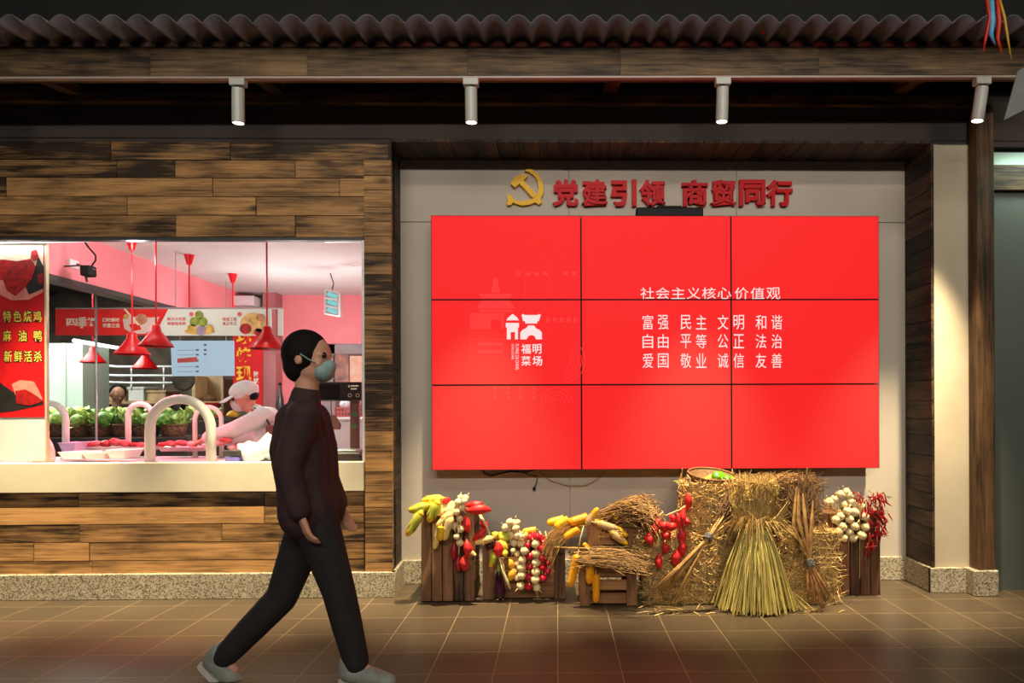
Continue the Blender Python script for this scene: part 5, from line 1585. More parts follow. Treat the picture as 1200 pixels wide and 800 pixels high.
# ceiling bits: floodlight on bracket, insect lamp
d = 5.24
c = at(103, 318, d)
t = thing('wall_projector', 'small black floodlight on a bracket against the pink wall', 'floodlight', c)
MB().bbox(c.x - .035, c.x + .035, d - .04, d + .05, c.z - .035, c.z + .04, .008).build('housing', BLACK, t)
MB().tube([at(90, 309, d), at(100, 313, d), at(112, 316, d)], .006, 6).build('bracket', DARKMETAL, t, True)
MB().tube([at(101, 324, d), at(102, 330, d)], .008, 6).build('foot', DARKMETAL, t, True)
MB().tube([at(99, 283, d), at(104, 290, d), at(112, 299, d), at(112, 305, d), at(107, 312, d)], .006, 6).build('cable', BLACK, t, True)
p, q = at(88, 313, 5.31), at(88, 303, 5.31)
MB().tube([at(93, 311, d), Vector((XF, d + .03, at(93, 311, d).z))], .006, 6).build('wall_arm', DARKMETAL, t)
tag(centred(MB().bbox(XF - .002, XF + .02, 5.30, 5.40, p.z, q.z, .004), 'junction_box', SHOPWHITE), 'small white junction box on the pink wall by the floodlight', 'box')
d = 6.6
t = thing('insect_lamp', 'grey white louvred insect lamp hanging from the shop ceiling', 'insect lamp', at(386, 354, d))
a, b = at(381, 366, d), at(397, 341, d)
X = [at(381, 367, d), at(397, 370, d), at(397, 343, d), at(381, 339, d)]
MB().prism([(p.x, p.z) for p in X], d + .02, d + .10).build('housing', mat('insect_lamp_grey', S(150, 150, 154), 0.4, 0.05), t)
fr = MB()
for i in range(4): fr.tube([X[i] + Vector((0, -.0, 0)), X[(i + 1) % 4]], .012, 6)
for f in (.33, .66): fr.tube([X[0].lerp(X[3], f), X[1].lerp(X[2], f)], .012, 6)
fr.build('louvre_frame', SHOPWHITE, t)
TEAL = emis('insect_lamp_tube', S(150, 226, 226), .9)
for f in (.17, .5, .83): MB().tube([X[0].lerp(X[3], f) + Vector((.02, .012, 0)), X[1].lerp(X[2], f) + Vector((-.02, .012, 0))], .02, 8).build('tube', TEAL, t, True)
MB().tube([at(387, 320, d), at(391, 332, d), at(389, 341, d)], .005, 6).build('cord', DARKMETAL, t, True)
p, q = at(278, 361, 8.25), at(308, 350, 8.25)
tag(centred(MB().bbox(p.x, q.x, 8.0, 8.2, p.z, q.z, .01), 'ceiling_unit', SHOPWHITE), 'small white unit high behind the white sign by the column', 'unit')

# ------------------------------------------------------------------ counter and meat
CT = .895
cnt = thing('butcher_counter', 'long white butcher counter inside the shop window', 'counter', (-3.0, 5.4, 0))
MB().bbox(-4.9, -1.25, 4.98, 5.72, CT - .03, CT, .004).build('worktop', SHOPWHITE, cnt)
MB().box(-4.9, -1.25, 5.0, 5.68, 0, CT - .03).build('body', SHOPWHITE, cnt)
TUBEW = mat('white_tube_rail', S(240, 234, 226), 0.3, 0.03)
def arch(pl, pr, ptop, pbot, d, w_, label, z0=CT):
    a, b = at(pl, pbot, d), at(pr, pbot, d); zt = at((pl + pr) / 2, ptop, d).z
    r = MM(w_ / 2, d); a.x += r; b.x -= r; R = (b.x - a.x) / 2; zc = zt - r - R
    root = thing('arch_rail', label, 'arch rail', ((a.x + b.x) / 2, d, z0), 'white arch rails on the counter')
    pts = [(a.x, d, z0)] + [(a.x + R - R * cos(t), d, zc + R * sin(t)) for t in [pi * i / 20 for i in range(21)]] + [(b.x, d, z0)]
    MB().tube(pts, r, 16).build('bent_tube', TUBEW, root, True)
    for x in (a.x, b.x): MB().lathe([(0, 0), (r * 1.5, 0), (r * 1.5, .008), (0, .008)], 16, Matrix.Translation((x, d, z0))).build('foot_flange', STEEL, root)
arch(170, 253, 462, 541, 5.04, 11, 'largest white arch rail at the front edge of the counter')
arch(30, 81, 468, 526, 5.5, 7.5, 'white arch rail half hidden behind the food banner')
arch(147, 182, 470, 524, 5.62, 6.5, 'thin white arch rail behind the largest one, towards the vegetables')
arch(226, 262, 474, 530, 5.55, 5, 'thin white arch rail behind the largest one, beside the worker arm')
MEAT = mat('red_raw_meat', S(186, 22, 38), 0.3, 0.25, 22, 0.3, col2=S(236, 120, 120))
MEATD = mat('dark_raw_meat', S(134, 14, 24), 0.3, 0.25, 22, 0.3, col2=S(186, 50, 56))
MEATP = mat('pale_fatty_meat', S(244, 206, 206), 0.35, 0.15, 22, 0.3, col2=S(222, 110, 120))
def meat(px, py, d, w_, h_, m, seed, label):
    rnd = random.Random(seed); c = at(px, py, d); r = MM(w_ / 2, d); hz = MM(h_ / 2, d)
    mb = MB(); mb.ball((0, 0, 0), (r, r * .7, hz), 18, 10)
    for v in mb.v: v += Vector((rnd.uniform(-.1, .1) * r, rnd.uniform(-.1, .1) * r, .12 * hz * sin(v.x * 60 + seed) + rnd.uniform(-.1, .1) * hz))
    mb.v = [v + c for v in mb.v]
    o = centred(mb, 'meat_cut', m, True); tag(o, label, 'meat', 'cuts of meat on the counter'); return o
def tray(px0, px1, py0, py1, d, m, label, nm='display_tray', dep=.22):
    p, q = at(px0, py1, d), at(px1, py0, d)
    root = thing(nm, label, 'tray', ((p.x + q.x) / 2, d + dep / 2, p.z), 'trays on the counter')
    e = .02
    mb = MB(); vs = []
    for (s, z) in ((e, p.z), (0, q.z)):
        vs += [(p.x + s, d + s, z), (q.x - s, d + s, z), (q.x - s, d + dep - s, z), (p.x + s, d + dep - s, z)]
    vs += [(p.x + .006, d + .006, q.z), (q.x - .006, d + .006, q.z), (q.x - .006, d + dep - .006, q.z), (p.x + .006, d + dep - .006, q.z)]
    vs += [(p.x + e, d + e, p.z + .01), (q.x - e, d + e, p.z + .01), (q.x - e, d + dep - e, p.z + .01), (p.x + e, d + dep - e, p.z + .01)]
    fs = [(0, 3, 2, 1)]
    for k in range(4):
        k2 = (k + 1) % 4
        fs += [(k, k2, 4 + k2, 4 + k), (4 + k, 4 + k2, 8 + k2, 8 + k), (8 + k, 8 + k2, 12 + k2, 12 + k)]
    fs.append((12, 13, 14, 15)); mb.add(vs, fs); mb.build('tray_body', m, root)
    MB().tube([(p.x, d, q.z), (q.x, d, q.z), (q.x, d + dep, q.z), (p.x, d + dep, q.z), (p.x, d, q.z)], .004, 5).build('rim', m, root)
LAV = mat('lavender_plastic', S(196, 190, 226), 0.4, 0.04)
tray(68, 88, 519, 530, 5.35, LAV, 'lavender plastic tray at the foot of the far arch rail')
tray(124, 147, 527.5, 537.5, 5.06, SHOPWHITE, 'white tray in front of the red meat near the largest arch')
tray(68, 96, 530, 538, 5.1, SHOPWHITE, 'flat white tray beside the pink shopping bag')
tray(96, 123, 531, 538, 5.08, mat('clear_pinkish_plastic', S(236, 196, 196), 0.3, 0.06), 'pinkish tray holding small red cuts')
tray(266, 300, 528, 537, 5.08, STEEL, 'steel tray just past the largest arch rail')
tray(100, 172, 524, 529, 5.45, STEEL, 'long steel display tray under the red meat row', dep=.2)
tray(184, 240, 524, 529, 5.45, STEEL, 'steel display tray seen through the largest arch', dep=.2)
ms = [(103, 522, 12, 6, MEATD), (113, 520, 13, 7, MEAT), (124, 520, 14, 8, MEATD), (135, 518, 14, 9, MEAT), (146, 519, 14, 8, MEAT), (156, 521, 12, 6, MEATD), (164, 521, 10, 6, MEAT)]
for i, (x, y, w_, h_, m) in enumerate(ms): meat(x, y, 5.52, w_, h_, m, i, 'raw red meat cut in the row on the long steel tray before the vegetables')
for i, (x, y, w_, h_, m) in enumerate([(190, 521, 11, 6, MEATD), (200, 520, 14, 7, MEAT), (213, 519, 16, 7, MEAT), (226, 520, 14, 7, MEATP), (238, 518, 12, 7, MEATP)]): meat(x, y, 5.52, w_, h_, m, 20 + i, 'meat cut on the steel tray seen through the largest arch')
for i, (x, y, w_, h_, m) in enumerate([(104, 533, 11, 5, MEAT), (114, 532.5, 11, 5, MEAT)]): meat(x, y, 5.16, w_, h_, m, 30 + i, 'small red meat cut in the pinkish tray')
for i, (x, y, w_, h_, m) in enumerate([(258, 519, 16, 7, MEATP), (265, 516, 16, 7, MEAT), (246, 522, 18, 6, MEATP), (285, 521, 20, 6, MEATD), (276, 524, 18, 6, MEATP)]): meat(x, y, 5.42, w_, h_, m, 40 + i, 'meat cut lying below the worker\'s reaching arm')
LBL = mat('blue_print_label', S(120, 112, 190), 0.5, 0.05)
t = thing('price_scale', 'small dark grey price display on the counter beside the largest arch', 'scale display', at(275, 535, 5.1)); p, q = at(265, 534, 5.1), at(285, 527, 5.1)
MB().bbox(p.x, q.x, 5.05, 5.1, p.z, q.z, .004).build('display', DARKMETAL, t); p, q = at(268, 541, 5.1), at(284, 535, 5.1); MB().bbox(p.x, q.x, 5.04, 5.1, p.z, q.z, .003).build('base', LBL, t)

# white wrapping bundle and pink bag
mb = MB(); c = at(306, 529, 5.14); rnd = random.Random(3)
mb.ball((0, 0, 0), (.165, .1, .085), 32, 18)
for v in mb.v: v += Vector((0, 0, .02 * sin(v.x * 30) + .012 * sin(v.x * 61 + v.y * 40) + (.03 if v.x > .05 else 0) * (v.z > 0))) 
mb.v = [v + Vector((c.x, c.y, CT + .07)) for v in mb.v]
o = centred(mb, 'plastic_sack', mat('crumpled_white_plastic', S(236, 232, 240), 0.35, 0.05, 20, 0.5), True); tag(o, 'heap of crumpled white plastic wrap on the counter near the walking person', 'plastic wrap')
c = at(51, 524, 5.06)
t = thing('shopping_bag', 'translucent pinkish red shopping bag on the counter in front of the food banner', 'bag', (c.x, 5.06, CT))
BAGM = mat('pink_bag_film', S(246, 150, 140), 0.3, 0.1, 14, 0.3, col2=S(240, 214, 206))
mb = MB(); rnd = random.Random(5)
prof = [(0, 0), (.06, 0), (.072, .03), (.07, .08), (.055, .13), (.035, .17), (.02, .185)]
mb.lathe(prof, 18, Matrix.Translation((c.x, 5.06, CT)) @ Matrix.Diagonal((1.0, .8, 1, 1)), lambda a, z: 1 + .08 * sin(5 * a + z * 40))
mb.build('film', BAGM, t, True)
for s in (-1, 1): MB().tube([(c.x + s * .02, 5.05, CT + .17), (c.x + s * .045, 5.05, CT + .21), (c.x + s * .03, 5.05, CT + .235), (c.x + s * .01, 5.06, CT + .19)], .006, 6).build('handle', BAGM, t, True)
MB().ball((c.x - .02, 5.02, CT + .045), (.035, .03, .03), 12, 8).build('contents', mat('orange_red_goods', S(226, 60, 36), 0.4, 0.25, 30, col2=S(236, 170, 60)), t, True)

# electronic scale with display pole
t = thing('electronic_scale', 'brown black electronic scale with a wide display on a pole, at the window corner', 'scale', at(400, 541, 5.05))
SB = mat('scale_dark_body', S(58, 44, 42), 0.4, 0.08)
p, q = at(373.5, 541, 5.05), at(424, 530, 5.05); MB().bbox(p.x, q.x, 5.03, 5.34, CT, q.z, .008).build('base', SB, t)
p, q = at(376, 531, 5.05), at(418, 527, 5.05); MB().bbox(p.x, q.x, 5.05, 5.3, p.z, q.z, .004).build('pan', STEEL, t)
p, q = at(411, 534, 5.28), at(420.5, 468, 5.28); pole = MB().bbox(p.x, q.x, 5.26, 5.31, p.z, q.z, .006).build('pole', mat('pole_red_brown', S(116, 70, 62), 0.4, 0.1), t)
GRN = mat('green_key', S(60, 130, 60), 0.4, 0.05)
for y in (485, 499): 
    k = at(416, y, 5.255); MB().lathe([(0, 0), (.018, 0), (.018, .006), (0, .006)], 16, Matrix.Translation(k) @ Matrix.Rotation(pi / 2, 4, 'X')).build('green_button', GRN, pole)
p, q = at(372.5, 470, 5.24), at(424, 447.5, 5.24); dsp = MB().bbox(p.x, q.x, 5.22, 5.27, p.z, q.z, .008).build('display', mat('scale_display_black', S(44, 30, 30), 0.25, 0.05), t)
p, q = at(375, 467.5, 5.22), at(398, 450, 5.22); MB().box(p.x, q.x, 5.2175, 5.2195, p.z, q.z).build('screen', mat('scale_screen', S(22, 16, 16), 0.15, 0.05), dsp)
mb = MB()
k = at(409, 452.5, 5.215); mb.ball(k, (.006, .002, .008), 8, 6)
for x0_, x1_, y in ((411, 420, 452), (411, 418, 455.5)): p, q = at(x0_, y + .8, 5.216), at(x1_, y - .8, 5.216); mb.box(p.x, q.x, 5.2145, 5.2165, p.z, q.z)
for x in (410, 419):
    k = at(x, 463, 5.216); mb.tube([k + Vector((.012 * cos(a), 0, .012 * sin(a))) for a in [2 * pi * i / 12 for i in range(13)]], .0018, 4)
mb.build('markings', PALE, dsp)
# small brown pouch hooked below the display
c = at(392, 488, 5.2); PCH = mat('brown_leather', S(112, 66, 62), 0.45, 0.15, 20)
t = thing('leather_pouch', 'small dark red brown pouch hanging under the scale display', 'pouch', c)
p = [at(x, y, 5.2) for x, y in ((382, 500), (386, 487), (392, 486), (399, 497), (398, 503), (389, 503), (386, 505))]
MB().prism([(v.x, v.z) for v in p], 5.18, 5.22).build('body', PCH, t)
MB().tube([at(386, 503, 5.2), at(386.5, 508, 5.2), at(387, 511, 5.2)], [.008, .006, .004], 6).build('tail', PCH, t, True)
MB().tube([at(388, 470, 5.2), at(388, 478, 5.2), at(389, 487, 5.2)], .004, 6).build('strap', PCH, t, True)
# white chest behind the scale, basket with bag
p, q = at(345, 545, 6.6), at(430, 489, 6.6)
t = thing('white_freezer', 'white chest freezer behind the electronic scale', 'freezer', ((p.x + q.x) / 2, 6.9, 0))
MB().bbox(p.x, -1.25, 6.6, 7.2, 0.05, q.z - .03, .012).build('body', SHOPWHITE, t); MB().bbox(p.x - .006, -1.244, 6.59, 7.2, q.z - .03, q.z, .008).build('lid', SHOPWHITE, t)
zf = q.z
p, q = at(396, 489, 7.0), at(425, 475, 7.0)
t = thing('wire_basket', 'red wire basket on the white freezer', 'basket', ((p.x + q.x) / 2, 7.0, zf))
mb = MB()
for z in (zf + .01, zf + .05, zf + .09): mb.tube([(p.x, 6.9, z), (q.x, 6.9, z), (q.x, 7.1, z), (p.x, 7.1, z), (p.x, 6.9, z)], .005, 5)
for i in range(9): x = p.x + (q.x - p.x) * i / 8; mb.tube([(x, 6.9, zf + .005), (x, 6.9, zf + .095)], .004, 5); mb.tube([(x, 7.1, zf + .005), (x, 7.1, zf + .095)], .004, 5)
mb.build('wire_body', mat('red_wire', S(190, 80, 80), 0.4, 0.05), t)
MB().box(p.x, q.x, 6.9, 7.1, zf + .002, zf + .008).build('base', mat('red_wire_base', S(190, 80, 80), 0.4, 0.05), t)
mb = MB(); mb.ball((0, 0, 0), (.10, .07, .08), 18, 10)
for v in mb.v: v += Vector((.01 * sin(v.z * 70), 0, .012 * sin(v.x * 60)))
mb.v = [v + Vector(((p.x + q.x) / 2, 7.0, zf + .13)) for v in mb.v]
tag(centred(mb, 'clear_bag', mat('greyish_bag_film', S(196, 190, 196), 0.3, 0.2, 30), True), 'greyish plastic bag bulging out of the red wire basket', 'bag')
c = at(328, 470, 8.06); t = thing('dark_bottle', 'dark green bottle shape standing by the back column', 'bottle', c)
MB().lathe([(0, -.16), (.045, -.16), (.048, -.05), (.035, .06), (.016, .12), (.016, .18), (0, .18)], 16, Matrix.Translation(c)).build('body', mat('dark_green_glass', S(66, 60, 56), 0.3, 0.1), t, True)
MB().lathe([(0, .18), (.018, .18), (.018, .205), (0, .205)], 12, Matrix.Translation(c)).build('cap', BLACK, t)
p, q = at(318, 545, 8.0), at(340, 490, 8.0)
zq = c.z - .16
tag(centred(MB().bbox(c.x - .12, c.x + .12, 7.95, 8.09, 0, zq, .01), 'side_cabinet', PINKD), 'narrow dusky pink cabinet under the dark bottle', 'cabinet')

# ------------------------------------------------------------------ vegetable stall out in the hall
STALL = mat('stall_dark_board', S(64, 52, 46), 0.7, 0.15, 5)
t = thing('vegetable_stall', 'dark stepped vegetable stall in the market hall beyond the counter', 'stall', (-4.8, 8.0, 0))
zA, zB = at(100, 512, 7.2).z, at(150, 487, 8.3).z
MB().bbox(-6.4, -3.62, 7.15, 7.75, 0, zA, .01).build('front_step', STALL, t)
MB().bbox(-6.4, -3.62, 7.75, 8.5, 0, zB - .05, .01).build('back_step', STALL, t)
GREENS = [mat('leaf_green_a', S(176, 206, 104), 0.5, 0.25, 30), mat('leaf_green_b', S(120, 172, 70), 0.5, 0.3, 30), mat('leaf_green_c', S(206, 220, 130), 0.5, 0.2, 30)]
def cabbage_kind(m, seed):
    rnd = random.Random(seed); k = Kind('leafy_cabbage', 'cabbage', .2, .2); mb = MB(); mb.ball((0, 0, .08), (.07, .07, .075), 14, 9)
    for i in range(11):
        a = 2 * pi * i / 11 + rnd.uniform(-.2, .2); o = len(mb.v); ti = rnd.uniform(.5, 1.1)
        for r in range(5):
            tt_ = r / 4
            for s in range(5):
                u = (s / 4 - .5) * 2; rad = .05 + .07 * tt_; an = a + u * .42 * sin(pi * (.25 + .6 * tt_))
                mb.v.append(Vector((rad * cos(an), rad * sin(an), .02 + .15 * tt_ * ti + .012 * sin(9 * u + i) * tt_ - .03 * tt_ ** 3)))
        for r in range(4):
            for s in range(4): q = o + r * 5 + s; mb.face((q, q + 1, q + 6, q + 5))
    k.body(mb, m); return k
CK = [cabbage_kind(m, i) for i, m in enumerate(GREENS)]
rnd = random.Random(9)
VB = mat('brown_wicker', S(120, 78, 52), 0.8, 0.35, 40, 0.5)
def basket(px0, px1, ptop, pbot, d, label, m=VB):
    p, q = at(px0, pbot, d), at(px1, ptop, d); c = Vector(((p.x + q.x) / 2, d + .12, p.z)); R = (q.x - p.x) / 2; h = q.z - p.z
    root = thing('wicker_basket', label, 'basket', c, 'brown wicker baskets on the stall')
    M = Matrix.Translation(c) @ Matrix.Diagonal((1, .14 / R, 1, 1))
    MB().lathe([(0, 0), (R * .8, 0), (R * .92, h * .5), (R, h), (R * .93, h), (R * .8, h * .4), (0, h * .4)], 28, M, lambda a, z: 1 + .015 * sin(28 * a + z * 120)).build('basket_body', m, root, True)
    MB().tube([M @ Vector((R * cos(a), R * sin(a), h)) for a in [2 * pi * i / 28 for i in range(29)]], .012, 6).build('rim', m, root, True)
    return c, R, h
bl = ['behind the far arch rail', 'just past the far arch rail', 'in the middle of the stall front', 'behind the thin arch rail', 'seen through the largest arch', 'beside the worker hand']
for i, px in enumerate((60, 86, 112, 138, 164, 196)):
    c, R, h = basket(px - 14, px + 14, 498, 513, 7.2, 'brown wicker basket of the stall front row, ' + bl[i])
    for j in range(4):
        s = rnd.uniform(.8, 1.15); CK[rnd.randrange(3)].put(c + Vector((rnd.uniform(-.6, .6) * R, rnd.uniform(-.05, .06), h * .75)), Quaternion((rnd.uniform(-.3, .3), rnd.uniform(-.3, .3), 1), rnd.random() * 6).normalized(), (s, s, s),
            'leafy green cabbage heaped in the stall basket ' + bl[i], 'greens in the basket ' + bl[i])
for i in range(16):
    x = -6.1 + i * .155; s = rnd.uniform(.8, 1.2); CK[rnd.randrange(3)].put(Vector((x, 7.95 + rnd.uniform(-.08, .08), zB - .05)), Quaternion((0, 0, 1), rnd.random() * 6), (s, s, s * .9), 'leafy green vegetable in the raised back row of the stall', 'greens in the stall back row')
for i in range(10):
    x = -5.3 + i * .17; k = (go_, gg, sp)[i % 3]; p = Vector((x, 8.3, zB)); k.between(p, p + Vector((.12, .05, .02)), .09, {go_: 'amber gourd', gg: 'yellow green gourd', sp: 'red tuber'}[k] + ' on the highest step of the stall', 'produce on the stall top: ' + k.name + {go_: ' amber', gg: ' green', sp: ''}[k])
mb = MB().bbox(-6.3, -3.65, 8.15, 8.5, zB - .055, zB - .02, .004)
tag(centred(mb, 'top_shelf', STALL), 'dark shelf board along the top of the vegetable stall', 'shelf')
# crates stacked along the far hall wall
CRB = mat('tan_box_board', S(196, 160, 116), 0.7, 0.2, 8); FOAM = mat('white_foam_box', S(226, 226, 218), 0.6, 0.05, 8)
for px0, px1, ptop, m, lb in ((104, 122, 452, FOAM, 'white foam box on the far hall table, nearest the pale green pillar'), (126, 146, 456, CRB, 'tan cardboard box on the far hall table behind the thin arch rail'),
                              (150, 168, 453, FOAM, 'white foam box on the far hall table seen above the thin arch rail'), (172, 194, 457, CRB, 'tan cardboard box on the far hall table seen over the largest arch')):
    p, q = at(px0, 470, 11.0), at(px1, ptop, 11.0)
    t = thing('produce_box', lb, 'box', ((p.x + q.x) / 2, 11.2, p.z), 'boxes on the far hall table')
    MB().bbox(p.x, q.x, 11.0, 11.4, p.z, q.z - .04, .01).build('box_body', m, t)
    MB().bbox(p.x - .015, q.x + .015, 10.985, 11.415, q.z - .04, q.z, .01).build('lid', m, t)
p, q = at(98, 470, 11.0), at(205, 470, 11.0)
t = thing('hall_table', 'long brown table at the far hall wall carrying boxes', 'table', ((p.x + q.x) / 2, 11.2, 0))
MB().bbox(p.x, q.x, 10.9, 11.5, p.z - .05, p.z, .01).build('tabletop', CRB, t)
for x in (p.x + .08, q.x - .08):
    for y in (10.97, 11.43): MB().bbox(x - .04, x + .04, y - .04, y + .04, 0, p.z - .05, .005).build('leg', STALL, t)
# glass screen edge of the counter
a, b = at(113, 522, 5.75), at(113.8, 345, 5.75)
t = thing('screen_post', 'thin pale upright post at the back edge of the counter', 'post', (a.x, 5.75, 0))
MB().tube([(a.x, 5.75, 0), (a.x, 5.75, at(113, 345, 5.75).z)], .008, 8).build('upright', STEEL, t, True)
MB().tube([(a.x, 5.75, at(113, 398, 5.75).z), (a.x - .02, 5.75, at(113, 398, 5.75).z)], .012, 8).build('clip', STEEL, t, True)
# ------------------------------------------------------------------ people
SKIN = mat('skin', S(214, 160, 132), 0.55, 0.05, 12)
SKINR = mat('flushed_skin', S(232, 140, 124), 0.55, 0.05, 12)
HAIR = mat('black_hair', S(22, 18, 17), 0.75, 0.3, 90, 0.6, spec=.2)
def V(*a): return Vector(a)
def head_mb(mb, c, r, fwd, up=Vector((0, 0, 1)), s=1.0):
    """Skull, jaw, nose, lips, brow, ears round the head centre c; fwd is the way the face looks."""
    f = Vector(fwd).normalized(); u = (up - f * up.dot(f)).normalized(); rt = f.cross(u)
    B = Matrix((rt, f, u)).transposed().to_4x4()
    L = lambda x, y, z: c + B @ Vector((x, y, z)) * r
    mb.ball(L(0, -.08, .12), (.74 * r, .92 * r, .86 * r), 20, 14, B)
    mb.ball(L(0, .12, -.42), (.58 * r, .66 * r, .62 * r), 18, 12, B)
    mb.capsule(L(0, .46, -.82), L(0, .58, -.84), .20 * r, .15 * r)
    mb.capsule(L(0, .80, .02), L(0, .96, -.26), .07 * r, .13 * r)
    for s_ in (-1, 1):
        mb.ball(L(s_ * .12, .88, -.28), .08 * r, 10, 7)
        mb.capsule(L(s_ * .12, .80, .14), L(s_ * .46, .66, .14), .09 * r, .08 * r)
        mb.ball(L(s_ * .40, .55, -.22), .20 * r, 12, 8)
        mb.ball(L(s_ * .76, -.10, -.10), (.09 * r, .17 * r, .26 * r), 12, 8, B)
    mb.capsule(L(-.20, .72, -.55), L(.20, .72, -.55), .08 * r, .08 * r)
    mb.capsule(L(-.17, .71, -.66), L(.17, .71, -.66), .09 * r, .09 * r)
    return B, L
def hand_mb(mb, wrist, d, palm_n, size=.17, curl=.5, side=1):
    """Palm, five bent fingers of unequal length, thumb from the side of the palm."""
    d = Vector(d).normalized(); n = (Vector(palm_n) - d * Vector(palm_n).dot(d)).normalized(); s = d.cross(n) * side
    pl = size * .5
    for k in (-1.2, -.4, .4, 1.2): mb.capsule(wrist + s * k * size * .055, wrist + d * pl + s * k * size * .085, size * .085, size * .075, 10)
    for k, ln in ((-1.45, .42), (-.5, .50), (.45, .46), (1.35, .35)):
        p = wrist + d * pl * .98 + s * k * size * .095; a = curl * .35; dr = d; L_ = ln * size
        ch = [(p, size * .058)]
        for seg, fr in ((0, .45), (1, .32), (2, .23)):
            dr = (d * cos(a) + n * sin(a)).normalized(); p = p + dr * L_ * fr; ch.append((p, size * (.054 - .008 * seg))); a += curl * .75
        mb.limb(ch, 8)
    p = wrist + d * pl * .28 - s * size * .16
    td = (d * .7 - s * .6 + n * .35).normalized()
    mb.limb([(p, size * .075), (p + td * size * .2, size * .065), (p + td * size * .2 + (d * .9 - s * .2 + n * .4).normalized() * size * .18, size * .055)], 8)

# --- walking person in the passage
DW = 3.36
P = lambda x, y, dy=0: at(x, y, DW + dy)
JKT = mat('dark_maroon_jacket', S(62, 42, 42), 0.85, 0.15, 14, 0.5)
TRS = mat('charcoal_trousers', S(36, 32, 34), 0.85, 0.12, 14)
SHOE = mat('grey_green_shoe', S(150, 156, 146), 0.6, 0.12, 20); SOLE = mat('pale_sole', S(206, 200, 190), 0.6, 0.06)
MASK = mat('pale_teal_mask', S(150, 176, 176), 0.7, 0.06, 10)
root = thing('person', 'person walking past the shop window in a dark maroon jacket, charcoal trousers and face mask', 'person', (P(352, 700).x, DW, 0))
hc = P(363, 419); hr = .116
neck0 = P(357, 476); neck1 = P(361, 440)
shF, shB = P(356, 487, -.17), P(354, 487, .17)
chest, waist, hip = P(357, 512), P(362, 565), P(367, 598)
hipF, hipB = P(368, 604, -.085), P(366, 604, .085)
kneF, ankF = P(397, 692, -.10), P(418, 777, -.10)
kneB, ankB = P(330, 700, .08), P(262, 770, .06)
elF, haF = P(336, 548, -.23), P(352, 602, -.24)
elB, haB = P(378, 545, .22), P(398, 592, .20)
body = MB()
head_mb(body, hc, hr, (1, -.12, -.08))
body.limb([(neck0, .058), (neck1, .052)])
body.limb([(chest, .10), (waist, .09), (hip, .10)])
body.limb([(hipF, .085), (kneF, .052), (ankF, .036)]); body.limb([(hipB, .085), (kneB, .052), (ankB, .036)])
body.capsule(ankF, ankF + V(.07, 0, -.05), .03, .024); body.capsule(ankB, ankB + V(.05, 0, -.06), .03, .024)
for sh, el, ha, sd in ((shF, elF, haF, 1), (shB, elB, haB, -1)):
    body.limb([(chest + V(0, 0, .05), .07), (sh, .058), (el, .042), (ha, .028)])
    hand_mb(body, ha, (ha - el).normalized() + V(.1, 0, -.1), V(.5, -.4 * -sd, 0), .165, .55, sd)
remeshed(body, 'body', SKIN, root, .0075, 3)
jk = MB()
for dy in (-.09, 0, .09):
    jk.limb([(chest + V(-.003, dy, .07), .098), (chest + V(0, dy, -.05), .122), (waist + V(0, dy, 0), .112), (hip + V(0, dy * 1.1, -.0), .122)])
jk.limb([(neck0 + V(-.002, 0, -.01), .082), (neck0 + V(.004, 0, .045), .068)])
for sh, el, ha in ((shF, elF, haF), (shB, elB, haB)):
    jk.limb([(chest + V(0, (sh.y - DW) * .4, .09), .075), (sh, .074), (el, .06), (el.lerp(ha, .93), .046)])
remeshed(jk, 'jacket', JKT, root, .009, 4)
tr_ = MB()
for hp, kn, an in ((hipF, kneF, ankF), (hipB, kneB, ankB)):
    tr_.limb([(hip + V(0, (hp.y - DW) * .6, .02), .112), (hp, .105), (kn, .074), (kn.lerp(an, .5), .068), (kn.lerp(an, .97), .058)])
remeshed(tr_, 'trousers', TRS, root, .009, 4)
def shoe(an, d, nm_up):
    d = Vector(d).normalized(); u = Vector(nm_up).normalized(); q = Matrix((d, u.cross(d), u)).transposed().to_4x4()
    o_ = an + u * -.03
    mb = MB(); F = lambda x, y, z: o_ + q @ Vector((x, y, z))
    mb.capsule(F(-.035, 0, .03), F(-.03, 0, -.01), .045, .046); mb.capsule(F(-.03, 0, -.015), F(.07, 0, -.022), .044, .046); mb.capsule(F(.07, 0, -.022), F(.155, .004, -.036), .046, .036)
    s_ = remeshed(mb, 'shoe', SHOE, root, .006, 3)
    mb = MB(); pts = []
    for i in range(24):
        a = 2 * pi * i / 24; x = .06 + .135 * cos(a); pts.append((x, (.046 - .008 * (x < 0.0)) * sin(a)))
    vs = [F(x, y, z) for z in (-.078, -.052) for x, y in pts]; n = 24
    mb.add(vs, [tuple(reversed(range(n))), tuple(range(n, 2 * n))] + [(i, (i + 1) % n, n + (i + 1) % n, n + i) for i in range(n)])
    so = mb.build('sole', SOLE, s_)
    return s_
shoe(ankF, (1, -.05, -.12), (.12, 0, 1)); shoe(ankB, (.8, -.05, -.6), (.6, 0, .8))
hm_ = MB()
f = V(1, -.12, -.08).normalized()
hm_.ball(hc + V(-.022, 0, .022), (.108, .096, .110), 24, 16); hm_.ball(hc + V(-.056, 0, -.033), (.064, .082, .082), 18, 12)
cut = MB(); hm = remeshed(hm_, 'hair', HAIR, root, .008, 3)
hm = None
mk = MB(); mk.ball(hc + V(.067, -.008, -.062), (.049, .064, .052), 20, 12); mk.ball(hc + V(.098, -.012, -.042), (.026, .033, .033), 14, 9)
mo = remeshed(mk, 'face_mask', MASK, root, .006, 4)
mb = MB(); 
for s_ in (-1, 1): mb.tube([hc + V(.066, s_ * .066, -.038), hc + V(.02, s_ * .090, -.01), hc + V(-.012, s_ * .094, .012)], .003, 6)
mb.build('ear_loop', MASK, mo, True)
mb = MB()
